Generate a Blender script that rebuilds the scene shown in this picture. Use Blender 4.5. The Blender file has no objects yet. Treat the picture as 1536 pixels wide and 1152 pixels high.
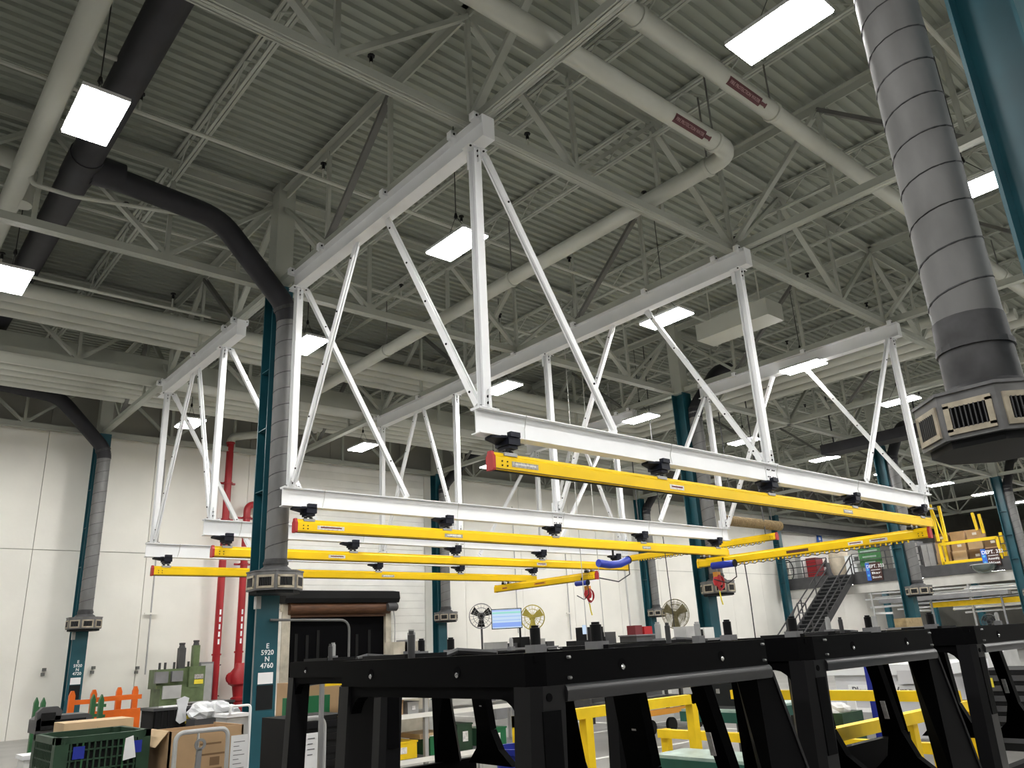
import bpy, math, random
from mathutils import Vector, Matrix
random.seed(7)
scene = bpy.context.scene
COL = scene.collection
V = Vector

# ------------------------------------------------------------------ camera
FPX = 1168.3; CH = 1.65
YAW, PIT, ROL = math.radians(48.55), math.radians(18.67), math.radians(-3.034)
_fw = V((math.cos(PIT)*math.cos(YAW), math.cos(PIT)*math.sin(YAW), math.sin(PIT)))
_rt = V((math.sin(YAW), -math.cos(YAW), 0)); _up = _rt.cross(_fw)
_r = math.cos(ROL)*_rt + math.sin(ROL)*_up
_u = -math.sin(ROL)*_rt + math.cos(ROL)*_up
cam_d = bpy.data.cameras.new('camera'); cam = bpy.data.objects.new('camera', cam_d); COL.objects.link(cam)
cam_d.sensor_fit = 'HORIZONTAL'; cam_d.sensor_width = 36; cam_d.lens = FPX/1536*36
cam_d.clip_start = 0.05; cam_d.clip_end = 300
M = Matrix((( _r.x, _u.x, -_fw.x, 0), (_r.y, _u.y, -_fw.y, 0), (_r.z, _u.z, -_fw.z, CH), (0, 0, 0, 1)))
cam.matrix_world = M
scene.camera = cam
def at(px, py, X=None, Y=None, Z=None):
    """world point on the ray through a photo pixel, at a known X, Y or Z (metres)"""
    d = _r*((px-768)/FPX) - _u*((py-576)/FPX) + _fw
    t = X/d.x if X is not None else (Y/d.y if Y is not None else (Z-CH)/d.z)
    return V((d.x*t, d.y*t, CH+d.z*t))

# ------------------------------------------------------------------ light and exposure
w = bpy.data.worlds.new('world'); scene.world = w; w.use_nodes = True
w.node_tree.nodes['Background'].inputs[0].default_value = (0.5, 0.52, 0.55, 1)
w.node_tree.nodes['Background'].inputs[1].default_value = 0.0
scene.view_settings.view_transform = 'Standard'
scene.view_settings.look = 'None'
scene.view_settings.gamma = 1.0
scene.view_settings.use_curve_mapping = False
scene.view_settings.exposure = 0.1
LAMP_EMIT = 110.0

# ------------------------------------------------------------------ materials
MATS = {}
def mat(name, col, rough=0.6, metal=0.0, var=0.0, vscale=3.0, bump=0.0, bscale=30.0, emit=0.0, spec=0.4, alpha=1.0, col2=None, stretch=(1,1,1)):
    m = bpy.data.materials.new(name); m.use_nodes = True
    nt = m.node_tree; b = nt.nodes['Principled BSDF']
    c = (*col, 1)
    b.inputs['Base Color'].default_value = c
    b.inputs['Roughness'].default_value = rough
    b.inputs['Metallic'].default_value = metal
    b.inputs['Specular IOR Level'].default_value = spec
    b.inputs['Alpha'].default_value = alpha
    if emit:
        b.inputs['Emission Color'].default_value = c; b.inputs['Emission Strength'].default_value = emit
        b.inputs['Base Color'].default_value = (0.02, 0.02, 0.02, 1)
    if var or col2 or bump:
        tc = nt.nodes.new('ShaderNodeTexCoord'); mp = nt.nodes.new('ShaderNodeMapping')
        mp.inputs['Scale'].default_value = stretch
        nt.links.new(tc.outputs['Object'], mp.inputs['Vector'])
    if var or col2:
        n = nt.nodes.new('ShaderNodeTexNoise'); n.inputs['Scale'].default_value = vscale; n.inputs['Detail'].default_value = 6
        nt.links.new(mp.outputs['Vector'], n.inputs['Vector'])
        r = nt.nodes.new('ShaderNodeValToRGB')
        k = var
        lo = tuple(max(0, x*(1-k)) for x in col) if col2 is None else col2
        hi = tuple(min(1, x*(1+k)) for x in col) if col2 is None else col
        r.color_ramp.elements[0].position = 0.35; r.color_ramp.elements[1].position = 0.68
        r.color_ramp.elements[0].color = (*lo, 1); r.color_ramp.elements[1].color = (*hi, 1)
        nt.links.new(n.outputs['Fac'], r.inputs['Fac'])
        nt.links.new(r.outputs['Color'], b.inputs['Base Color'])
    if bump:
        n2 = nt.nodes.new('ShaderNodeTexNoise'); n2.inputs['Scale'].default_value = bscale; n2.inputs['Detail'].default_value = 4
        nt.links.new(mp.outputs['Vector'], n2.inputs['Vector'])
        bp = nt.nodes.new('ShaderNodeBump'); bp.inputs['Strength'].default_value = bump; bp.inputs['Distance'].default_value = 0.02
        nt.links.new(n2.outputs['Fac'], bp.inputs['Height']); nt.links.new(bp.outputs['Normal'], b.inputs['Normal'])
    MATS[name] = m
    return m
mat('deck', (0.29, 0.31, 0.265), 0.7, var=0.10, vscale=0.5)
mat('roofsteel', (0.40, 0.415, 0.365), 0.6, var=0.08, vscale=0.7)
mat('rooflink', (0.14, 0.14, 0.13), 0.6, var=0.15, vscale=2)
mat('pipe', (0.49, 0.50, 0.445), 0.45, var=0.06, vscale=1)
mat('white', (0.84, 0.85, 0.86), 0.35, var=0.03, vscale=2)
mat('whitebox', (0.72, 0.72, 0.70), 0.5, var=0.05)
mat('yellow', (0.88, 0.575, 0.004), 0.42, spec=0.25, var=0.04, vscale=2)
mat('yellowrail', (0.84, 0.57, 0.015), 0.5, spec=0.25, var=0.08, vscale=4)
mat('redcap', (0.42, 0.03, 0.03), 0.5)
mat('redpipe', (0.36, 0.018, 0.024), 0.35, var=0.08, vscale=2)
mat('teal', (0.012, 0.078, 0.102), 0.35, var=0.15, vscale=2)
mat('band', (0.009, 0.010, 0.011), 0.6, var=0.2, spec=0.2)
mat('galv', (0.15, 0.15, 0.147), 0.62, 0.15, var=0.16, vscale=4, stretch=(1,1,0.4))
mat('galvdark', (0.05, 0.05, 0.052), 0.6, 0.15, var=0.35, vscale=5)
mat('blackduct', (0.022, 0.022, 0.027), 0.6, var=0.2, vscale=2)
mat('drum', (0.15, 0.15, 0.15), 0.55, 0.2, var=0.2, vscale=6)
mat('tan', (0.42, 0.37, 0.28), 0.6, var=0.25, vscale=8)
mat('black', (0.005, 0.005, 0.006), 0.45, spec=0.25)
mat('blacksatin', (0.0035, 0.0035, 0.004), 0.5, spec=0.03, var=0.2, vscale=3)
mat('cabband', (0.0035, 0.0035, 0.004), 0.45, spec=0.04)
mat('cabpost', (0.008, 0.008, 0.009), 0.36, spec=0.22)
mat('cabrail_lit', (0.022, 0.022, 0.024), 0.30, spec=0.5)  # cab black made paler: light caught by the rail bevel is put into the colour
mat('blackrough', (0.009, 0.009, 0.009), 0.8, spec=0.2)
mat('navy', (0.006, 0.008, 0.018), 0.5, spec=0.25)
mat('wall', (0.84, 0.82, 0.755), 0.75, var=0.05, vscale=0.6, bump=0.05, bscale=12)
mat('walljoint', (0.33, 0.31, 0.27), 0.9)
mat('wallup', (0.27, 0.265, 0.235), 0.85, var=0.12, vscale=0.5)
mat('siding', (0.84, 0.83, 0.78), 0.7, var=0.06, vscale=1.2)
mat('plainwall', (0.55, 0.54, 0.50), 0.8, var=0.05)
mat('floor', (0.25, 0.245, 0.23), 0.35, var=0.18, vscale=0.8, bump=0.02)
mat('line', (0.70, 0.70, 0.66), 0.5, var=0.15, vscale=5)
mat('lamp', (1.0, 0.985, 0.96), 0.5, emit=LAMP_EMIT)
mat('lampbody', (0.55, 0.55, 0.55), 0.5)
mat('chrome', (0.55, 0.55, 0.55), 0.25, 0.9)
mat('steel', (0.34, 0.34, 0.34), 0.4, 0.6, var=0.1)
mat('greymid', (0.20, 0.20, 0.205), 0.5, var=0.1)
mat('greylight', (0.42, 0.42, 0.41), 0.5, var=0.1)
mat('greydark', (0.06, 0.06, 0.062), 0.5, var=0.15)
mat('blue', (0.012, 0.035, 0.36), 0.35)
mat('bluebin', (0.015, 0.03, 0.30), 0.45, var=0.1)
mat('red', (0.45, 0.02, 0.025), 0.4)
mat('maroon', (0.16, 0.02, 0.025), 0.5)
mat('labelred', (0.09, 0.022, 0.027), 0.5)
mat('labeltext', (0.36, 0.22, 0.22), 0.5)
mat('pink', (0.45, 0.20, 0.22), 0.5)
mat('stickerw', (0.72, 0.70, 0.68), 0.5, var=0.2, vscale=40)
mat('stickerg', (0.38, 0.36, 0.34), 0.5, var=0.3, vscale=40)
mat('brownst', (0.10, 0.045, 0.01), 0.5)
mat('textwhite', (0.85, 0.86, 0.86), 0.6)
mat('textdark', (0.12, 0.12, 0.13), 0.6)
mat('paper', (0.82, 0.82, 0.82), 0.7, var=0.05)
mat('greenbin', (0.018, 0.050, 0.025), 0.5, var=0.2, vscale=6)
mat('greenpost', (0.03, 0.12, 0.045), 0.5, var=0.2)
mat('greencart', (0.01, 0.075, 0.055), 0.45, var=0.15)
mat('greentop', (0.35, 0.45, 0.40), 0.4, var=0.2, vscale=5)
mat('greenmach', (0.12, 0.165, 0.075), 0.5, var=0.2, vscale=5)
mat('greensign', (0.05, 0.20, 0.06), 0.5, var=0.2, vscale=6)
mat('greentote', (0.01, 0.14, 0.05), 0.45)
mat('orange', (0.72, 0.13, 0.008), 0.45, var=0.1, vscale=5)
mat('orange2', (0.70, 0.30, 0.03), 0.5)
mat('card', (0.44, 0.29, 0.16), 0.8, var=0.10, vscale=3)
mat('cardlite', (0.55, 0.40, 0.24), 0.8, var=0.08, vscale=3)
mat('carddark', (0.20, 0.12, 0.06), 0.8)
mat('rust', (0.085, 0.035, 0.014), 0.6, var=0.3, vscale=3, stretch=(1,1,8))
mat('doorframe', (0.45, 0.41, 0.33), 0.7, var=0.2, vscale=3)
mat('concretepost', (0.62, 0.60, 0.54), 0.7, var=0.12, vscale=3)
mat('void', (0.003, 0.003, 0.0035), 0.9, spec=0.05)
mat('screen', (0.42, 0.62, 0.95), 0.3, emit=0.85)
mat('screengreen', (0.35, 0.78, 0.70), 0.3, emit=0.85)
mat('screenblue', (0.28, 0.44, 0.95), 0.3, emit=0.85)
mat('screenwhite', (0.62, 0.78, 0.98), 0.3, emit=0.85)
mat('fanyellow', (0.50, 0.42, 0.08), 0.5, var=0.2)
mat('fangrey', (0.30, 0.30, 0.30), 0.5)
mat('fandirty', (0.16, 0.14, 0.07), 0.7, var=0.3, vscale=8)
mat('film', (0.80, 0.81, 0.83), 0.25, var=0.06, vscale=6)
mat('cable', (0.03, 0.03, 0.03), 0.6)
mat('cablelite', (0.50, 0.50, 0.48), 0.6)
mat('hose', (0.30, 0.22, 0.11), 0.6, var=0.2, vscale=10)
mat('bag', (0.62, 0.54, 0.42), 0.8, var=0.1, vscale=4)
mat('dome', (0.22, 0.26, 0.24), 0.12, 0.7)
mat('bluesign', (0.03, 0.13, 0.55), 0.5)
mat('cyan', (0.10, 0.45, 0.70), 0.5)
mat('brownsign', (0.06, 0.025, 0.02), 0.5)
mat('yellowtag', (0.80, 0.65, 0.05), 0.5)
mat('wrapwhite', (0.66, 0.66, 0.68), 0.45, var=0.04)

# ------------------------------------------------------------------ mesh helpers
class MB:
    def __init__(s): s.v = []; s.f = []
    def add(s, vs, fs):
        o = len(s.v); s.v += [V(p) for p in vs]; s.f += [[i+o for i in f] for f in fs]; return s
    def box(s, c, size, R=None):
        hx, hy, hz = size[0]/2, size[1]/2, size[2]/2; c = V(c)
        vs = [V((x, y, z)) for z in (-hz, hz) for y in (-hy, hy) for x in (-hx, hx)]
        if R is not None: vs = [R @ p for p in vs]
        return s.add([c+p for p in vs], [(0,2,3,1), (4,5,7,6), (0,1,5,4), (2,6,7,3), (0,4,6,2), (1,3,7,5)])
    def b2(s, lo, hi):
        return s.box([(a+b)/2 for a, b in zip(lo, hi)], [abs(b-a) for a, b in zip(lo, hi)])
    def frame(s, a, b, up):
        d = (b-a).normalized(); up = V(up)
        if abs(d.dot(up)) > 0.98: up = V((0, 1, 0)) if abs(d.y) < 0.9 else V((1, 0, 0))
        sd = d.cross(up).normalized(); u = sd.cross(d).normalized()
        return d, sd, u
    def prof(s, a, b, poly, up=(0, 0, 1)):
        """sweep a 2-D section (side, up) from a to b"""
        a = V(a); b = V(b); d, sd, u = s.frame(a, b, up); n = len(poly)
        vs = [a+sd*p+u*q for p, q in poly] + [b+sd*p+u*q for p, q in poly]
        fs = [(i, (i+1) % n, n+(i+1) % n, n+i) for i in range(n)] + [tuple(range(n))[::-1], tuple(range(n, 2*n))]
        return s.add(vs, fs)
    def bar(s, a, b, w, h, up=(0, 0, 1)):
        return s.prof(a, b, [(-w/2, -h/2), (w/2, -h/2), (w/2, h/2), (-w/2, h/2)], up)
    def ibeam(s, a, b, w, h, tf, tw, up=(0, 0, 1)):
        d, sd, u = s.frame(V(a), V(b), up)
        for k in (-1, 1): s.bar(V(a)+u*k*(h/2-tf/2), V(b)+u*k*(h/2-tf/2), w, tf, u)
        return s.bar(a, b, tw, h-2*tf, u)
    def tube(s, pts, r, n=8, caps=True):
        pts = [V(p) for p in pts]; rings = []; prev = None
        for i, p in enumerate(pts):
            t = (pts[min(i+1, len(pts)-1)]-pts[max(i-1, 0)]).normalized()
            if prev is None:
                a = V((0, 0, 1)) if abs(t.z) < 0.9 else V((1, 0, 0))
                sd = t.cross(a).normalized()
            else:
                sd = prev-t*prev.dot(t); sd.normalize()
            prev = sd; u = t.cross(sd)
            rr = r[i] if isinstance(r, (list, tuple)) else r
            rings.append([p+(sd*math.cos(2*math.pi*k/n)+u*math.sin(2*math.pi*k/n))*rr for k in range(n)])
        vs = [q for rg in rings for q in rg]; fs = []
        for i in range(len(rings)-1):
            for k in range(n):
                fs.append((i*n+k, i*n+(k+1) % n, (i+1)*n+(k+1) % n, (i+1)*n+k))
        if caps: fs += [tuple(range(n))[::-1], tuple(range((len(rings)-1)*n, len(rings)*n))]
        return s.add(vs, fs)
    def lathe(s, c, prof, n=16, axis=(0, 0, 1)):
        c = V(c); ax = V(axis).normalized()
        return s.tube([c+ax*z for r, z in prof], [max(r, 1e-4) for r, z in prof], n) if not _degen(prof) else s._lathe(c, prof, n, ax)
    def _lathe(s, c, prof, n, ax):
        a = V((0, 0, 1)) if abs(ax.z) < 0.9 else V((1, 0, 0)); sd = ax.cross(a).normalized(); u = ax.cross(sd)
        vs = [c+ax*z+(sd*math.cos(2*math.pi*k/n)+u*math.sin(2*math.pi*k/n))*max(r, 1e-4) for r, z in prof for k in range(n)]
        fs = [(i*n+k, i*n+(k+1) % n, (i+1)*n+(k+1) % n, (i+1)*n+k) for i in range(len(prof)-1) for k in range(n)]
        fs += [tuple(range(n))[::-1], tuple(range((len(prof)-1)*n, len(prof)*n))]
        return s.add(vs, fs)
    def poly(s, pts, ext):
        pts = [V(p) for p in pts]; n = len(pts); e = V(ext)
        return s.add(pts+[p+e for p in pts], [(i, (i+1) % n, n+(i+1) % n, n+i) for i in range(n)]+[tuple(range(n))[::-1], tuple(range(n, 2*n))])
    def build(s, name, m, parent=None, smooth=False, loc=None):
        o0 = V((0, 0, 0))
        if parent is not None: o0 = worldloc(parent)
        elif loc is not None: o0 = V(loc)
        me = bpy.data.meshes.new(name)
        me.from_pydata([p-o0 for p in s.v], [], s.f); me.validate()
        me.materials.append(MATS[m])
        if smooth:
            me.polygons.foreach_set('use_smooth', [True]*len(me.polygons))
            try: me.set_sharp_from_angle(angle=math.radians(40))
            except Exception: pass
        me.update()
        o = bpy.data.objects.new(name, me); COL.objects.link(o)
        if parent is not None: o.parent = parent
        else: o.location = o0
        return o
def _degen(prof): return any(abs(prof[i][1]-prof[i+1][1]) < 1e-6 for i in range(len(prof)-1))
def worldloc(o):
    p = V((0, 0, 0))
    while o is not None: p += o.location; o = o.parent
    return p
def tag(o, label, cat, group=None):
    o['label'] = label; o['category'] = cat
    if group: o['group'] = group
    return o
def thing(name, label, cat, loc, group=None):
    o = bpy.data.objects.new(name, None); COL.objects.link(o); o.location = V(loc); o.empty_display_size = 0.1
    return tag(o, label, cat, group)
def single(name, mb, m, label, cat, loc, group=None, smooth=False):
    return tag(mb.build(name, m, None, smooth, loc), label, cat, group)
def struct(name, mb, m, loc=(0, 0, 0), smooth=False):
    o = mb.build(name, m, None, smooth, loc); o['kind'] = 'structure'; return o
def copy_tree(o, loc=None, label=None, parent=None, rz=None):
    c = o.copy(); COL.objects.link(c)
    if parent is not None: c.parent = parent
    if loc is not None: c.location = V(loc)
    if rz is not None: c.rotation_euler = (0, 0, rz)
    if label: c['label'] = label
    for ch in list(o.children): copy_tree(ch, parent=c)
    return c
_bolt = {}
def bolt(p, axis, r, parent, m='black'):
    """a bolt head: shares one mesh per size and axis"""
    k = (round(r, 4), tuple(round(a, 2) for a in axis), m)
    if k not in _bolt:
        b = MB(); b._lathe(V((0, 0, 0)), [(r, -0.006), (r, 0.010), (r*0.6, 0.014)], 6, V(axis).normalized())
        me = b.build('bolt', m).data; bpy.data.objects.remove(bpy.data.objects['bolt'] if 'bolt' in bpy.data.objects else None) if False else None
        _bolt[k] = me
        for o in list(bpy.data.objects):
            if o.data is me: bpy.data.objects.remove(o)
    o = bpy.data.objects.new('bolt', _bolt[k]); COL.objects.link(o); o.parent = parent
    o.location = V(p)-worldloc(parent)
    return o
def lettering(text, p, h, right, up, m, parent, name='lettering', width=None, line=1.0):
    """flat raised lettering whose centre is at p"""
    cu = bpy.data.curves.new(name, 'FONT'); cu.body = text; cu.size = h/0.72; cu.align_x = 'CENTER'; cu.align_y = 'CENTER'; cu.space_line = line; cu.extrude = 0.002; cu.offset = 0.02*h
    cu.resolution_u = 2
    t = bpy.data.objects.new('tmp', cu); COL.objects.link(t)
    dg = bpy.context.evaluated_depsgraph_get(); me = bpy.data.meshes.new_from_object(t.evaluated_get(dg)); bpy.data.objects.remove(t)
    right = V(right).normalized(); up = V(up).normalized(); n = right.cross(up); o0 = worldloc(parent)
    xs = [v.co.x for v in me.vertices]
    sx = 1.0 if not width or not xs else width/max(1e-3, max(xs)-min(xs))
    for v in me.vertices: v.co = V(p)-o0+right*v.co.x*sx+up*v.co.y+n*v.co.z
    me.materials.clear(); me.materials.append(MATS[m])
    o = bpy.data.objects.new(name, me); COL.objects.link(o); o.parent = parent
    return o
Z = lambda r: CH+r      # height above the floor from height above the lens
# ================================================================== the building
XL, XR, YF, YB = -14.0, 84.0, -16.0, 25.6
ZD = Z(8.85)                       # underside of the roof deck
X1, X2, X3 = 5.6, 11.7, 17.8       # lines of the roof trusses that carry the crane frame
CHB = Z(6.66)                      # underside of the truss bottom chords
floor = struct('floor', MB().b2((XL, YF, -0.2), (XR, YB+0.3, 0.0)), 'floor')
for i, (a, b) in enumerate([((9.0, 9.05), (30, 9.05)), ((9.0, 11.6), (30, 11.6)), ((13.4, 9.1), (13.4, 20.0))]):
    m = MB()
    if a[1] == b[1]: m.b2((a[0], a[1]-0.05, 0.0), (b[0], a[1]+0.05, 0.004))
    else: m.b2((a[0]-0.05, a[1], 0.0), (a[0]+0.05, b[1], 0.004))
    m.build('aisle_line', 'line', floor)
# corrugated roof deck, ribs run along X
m = MB(); pitch = 0.2032; prof = []
y = YF
while y < YB+0.4:
    prof += [(y, ZD), (y+0.075, ZD), (y+0.100, ZD+0.055), (y+0.178, ZD+0.055)]
    y += pitch
n = len(prof)
m.add([(XL, a, b) for a, b in prof]+[(XR, a, b) for a, b in prof], [(i, n+i, n+i+1, i+1) for i in range(n-1)])
ceiling = struct('ceiling', m, 'deck')
# back wall: recessed backing, precast panels proud of the joints, siding round the shutter, dark liner above
wb = struct('wall_back', MB().b2((XL, YB+0.06, 0), (XR, YB+0.35, ZD+0.1)), 'walljoint')
WT = Z(6.80); DX0, DX1 = 12.05, 15.75; DZ = Z(1.50)
px = XL
edges = [XL]
while edges[-1] < XR: edges.append(edges[-1]+3.05)
SX0, SX1 = 11.1, 17.6
spans = [(a, b) for a, b in zip(edges, edges[1:])]
def clipspan(a, b):
    out = []
    if b <= SX0 or a >= SX1: return [(a, b)]
    if a < SX0: out.append((a, SX0))
    if b > SX1: out.append((SX1, b))
    return out
for a, b in spans:
    for c, d in clipspan(a, b):
        if d-c < 0.1: continue
        for z0, z1 in ((0, Z(3.28)), (Z(3.30), WT)):
            MB().b2((c+0.008, YB, z0), (d-0.008, YB+0.07, z1)).build('panel', 'wall', wb)
    MB().b2((a+0.01, YB+0.02, WT+0.12), (b-0.01, YB+0.08, ZD)).build('liner_panel', 'wallup', wb)
k = 0; z = 0.0
while z < WT-0.05:
    z1 = min(z+0.27, WT)
    segs = [(SX0, SX1)] if z > DZ-0.05 else [(SX0, DX0-0.14), (DX1+0.14, SX1)]
    for a, b in segs: MB().b2((a+0.004, YB+0.01, z+0.003), (b-0.004, YB+0.07, z1-0.003)).build('siding_board', 'siding', wb)
    z += 0.27
trim = struct('trim_1', MB().bar((XL, YB-0.05, WT+0.06), (XR, YB-0.05, WT+0.06), 0.14, 0.12), 'roofsteel')
struct('wall_left', MB().b2((XL-0.3, YF, 0), (XL, YB+0.3, ZD+0.1)), 'plainwall')
struct('wall_right', MB().b2((XR, YF, 0), (XR+0.3, YB+0.3, ZD+0.1)), 'plainwall')
struct('wall_front', MB().b2((XL, YF-0.3, 0), (XR, YF, ZD+0.1)), 'plainwall')

# ------------------------------------------------------------------ roof trusses (both ways, every 6.1 m) and bar joists
CB = CHB+0.075; TT = Z(8.62); PAN = 12.2/6
def truss(axis, fixed, s0, s1, label, group):
    """Warren truss with posts; top nodes on the column lines"""
    P = (lambda s, z: V((s, fixed, z))) if axis == 'x' else (lambda s, z: V((fixed, s, z)))
    t = thing('roof_truss', label, 'truss', P(s0, CHB), group)
    side = V((0, 1, 0)) if axis == 'x' else V((1, 0, 0))
    m = MB()
    for k in (-1, 1):
        m.bar(P(s0, CB)+side*k*0.055, P(s1, CB)+side*k*0.055, 0.012, 0.15)
        m.bar(P(s0, CHB+0.006)+side*k*0.045, P(s1, CHB+0.006)+side*k*0.045, 0.085, 0.012)
    m.build('bottom_chord', 'roofsteel', t)
    m = MB()
    m.bar(P(s0, TT), P(s1, TT), 0.03, 0.16); m.bar(P(s0, TT+0.08), P(s1, TT+0.08), 0.22, 0.02)
    m.build('top_chord', 'roofsteel', t)
    base = 5.6 if axis == 'x' else 0.8
    i0 = math.ceil((s0-base)/PAN-1e-6); i1 = math.floor((s1-base)/PAN+1e-6)
    for i in range(i0, i1+1):
        s = base+i*PAN; bottom = i % 2 != 0
        MB().bar(P(s, CB+0.06), P(s, TT), 0.075, 0.06, side).build('web_post', 'roofsteel', t)
        MB().box(P(s, CB+0.10) if bottom else P(s, TT-0.08), (0.30, 0.014, 0.22) if axis == 'x' else (0.014, 0.30, 0.22)).build('gusset', 'roofsteel', t)
        if i < i1:
            a, b = (P(s, CB+0.05), P(s+PAN, TT-0.05)) if bottom else (P(s, TT-0.05), P(s+PAN, CB+0.05))
            MB().bar(a, b, 0.07, 0.11, side).build('web_diagonal', 'rooflink' if (i % 6 in (1, 4) and axis == 'y') else 'roofsteel', t)
    return t
for i, yy in enumerate((-5.3, 0.8, 6.9, 13.0, 19.1, 25.2)):
    truss('x', yy, -6.6, 54.4, ['pale roof truss running lengthwise in front of the crane frame', 'pale roof truss along the line of the near duct column',
          'pale roof truss crossing over the front ends of the white crane beams', 'pale roof truss over the row of teal columns in mid hall',
          'pale roof truss beside the bundled white pipes', 'pale roof truss hugging the cream back wall'][i], None)
for i in range(-1, 9):
    xx = 5.6+6.1*i
    truss('y', xx, -5.3, 25.2, {-1: 'pale cross truss over the black round main duct', 0: 'pale cross truss above the crane beam by the lettered column', 1: 'pale cross truss above the long middle crane beam', 2: 'pale cross truss above the crane beam furthest from the lettered column'}.get(i, 'pale cross truss far down the hall beyond the crane frame'), 'far cross trusses' if i > 2 else None)
JB, JT = Z(8.30), Z(8.80)
jp = None
for i in range(-5, 24):
    if i % 3 == 0: continue
    xx = 5.6+PAN*i
    if jp is None:
        jp = thing('bar_joist', 'slender open-web bar joist with bent rod web under the roof deck', 'joist', (xx, 0, JB), 'bar joists under the roof deck')
        m = MB()
        for k in (-1, 1): m.bar((xx+k*0.03, -6, JB+0.02), (xx+k*0.03, 25.5, JB+0.02), 0.045, 0.04)
        m.build('bottom_chord', 'roofsteel', jp)
        m = MB()
        for k in (-1, 1): m.bar((xx+k*0.035, -6, JT+0.02), (xx+k*0.035, 25.5, JT+0.02), 0.05, 0.05)
        m.build('top_chord', 'roofsteel', jp)
        pts = []; yy = -6; up = True
        while yy < 25.5: pts.append((xx, yy, JT if up else JB+0.02)); yy += 0.61; up = not up
        MB().tube(pts, 0.016, 5).build('bent_rod_web', 'roofsteel', jp)
    else:
        copy_tree(jp, (xx, 0, JB))

# ------------------------------------------------------------------ pipes overhead
def pipe(name, pts, r, m, label, group=None, n=14, cat='pipe', clamps=()):
    t = thing(name, label, cat, pts[0], group)
    MB().tube(pts, r, n).build('pipe_run', m, t, True)
    for c, ax in clamps:
        MB().lathe(c, [(r+0.018, -0.035), (r+0.022, -0.03), (r+0.022, 0.03), (r+0.018, 0.035)], n, ax).build('coupling', m, t, True)
        MB().bar(V(c)+V((0, 0, r)), V((c[0], c[1], JB)), 0.02, 0.02).build('hanger_rod', 'rooflink', t)
    return t
def elbow(c, a, b, r, k=6):
    """corner at c rounded with radius r between points a and b"""
    c = V(c); a = V(a); b = V(b); u = (a-c).normalized(); v = (b-c).normalized()
    return [c+u*r*(1-t)**2+v*r*t**2 for t in [i/k for i in range(k+1)]]
def piplabel(c, d, r, ln, parent):
    """red marker wrapped on the underside of a pipe along d, with an arrow"""
    d = V(d); side = d.cross(V((0, 0, 1))).normalized(); mk = MB()
    ang = [math.radians(a) for a in (-155, -142, -129, -116, -103)]
    rr = r+0.004
    def ring(s): return [V(c)+d*s+(side*math.cos(a)*-1+V((0, 0, 1))*math.sin(a))*rr for a in ang]
    n = len(ang)
    mk.add(ring(-ln/2)+ring(ln/2), [(i, i+1, n+i+1, n+i) for i in range(n-1)]+[(i, n+i, n+i+1, i+1) for i in range(n-1)])
    o = mk.build('pipe_marker', 'labelred', parent)
    cc = V(c)+(side*-math.cos(math.radians(-129))+V((0, 0, 1))*math.sin(math.radians(-129)))*(rr+0.004)
    nrm = (cc-V(c)).normalized(); upv = nrm.cross(d)
    lettering('FIRE PROTECTION WATER', cc, r*0.36, d, upv, 'labeltext', parent, 'marker_lettering', width=ln*0.9)
    ar = MB()
    for s0, s1, w in ((ln/2, ln/2+0.10, 0.05), (ln/2+0.10, ln/2+0.13, 0.07)):
        ar.bar(V(c)+d*s0+nrm*(rr+0.002), V(c)+d*s1+nrm*(rr+0.002), w, 0.003, nrm)
    ar.build('flow_arrow', 'labelred', parent)
p1z = Z(7.42)
pz = Z(6.98)
t = pipe('sprinkler_main', [(-6, 5.30, pz)]+elbow((9.42, 5.30, pz), (0, 5.30, pz), (9.42, 20, pz), 0.33)+[(9.42, 18.6, pz)], 0.14, 'pipe',
         'fat pale fire main that turns a corner behind the crane frame', clamps=[((8.95, 5.30, pz), (1, 0, 0)), ((9.42, 5.75, pz), (0, 1, 0)), ((9.42, 10.5, pz), (0, 1, 0)), ((9.42, 15.2, pz), (0, 1, 0))])
piplabel((8.23, 5.30, pz), (1, 0, 0), 0.14, 0.70, t)
t = pipe('sprinkler_main', [(2.6, 4.66, p1z), (40, 4.66, p1z)], 0.135, 'pipe', 'straight pale fire main running past the large grey spiral duct',
         clamps=[((6.55, 4.66, p1z), (1, 0, 0)), ((9.62, 4.66, p1z), (1, 0, 0)), ((14.6, 4.66, p1z), (1, 0, 0)), ((19.0, 4.66, p1z), (1, 0, 0))])
piplabel((8.75, 4.66, p1z), (1, 0, 0), 0.135, 0.8, t)
pipe('sprinkler_main', [(1.25, -5, p1z), (1.25, 16.2, p1z)], 0.155, 'pipe', 'fat pale pipe running alongside the black round main duct')
e = at(12, 240, Y=13.6)
pipe('vent_pipe', [(e.x-1.2, 13.6, e.z+0.05)]+elbow((e.x+0.28, 13.6, e.z+0.05), (e.x-1, 13.6, e.z+0.05), (e.x+0.28, 13.6, e.z-1), 0.32)+[(e.x+0.28, 13.6, e.z-0.75)], 0.17, 'pipe', 'pale pipe with a downturned elbow hooked below the roof trusses')
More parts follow.
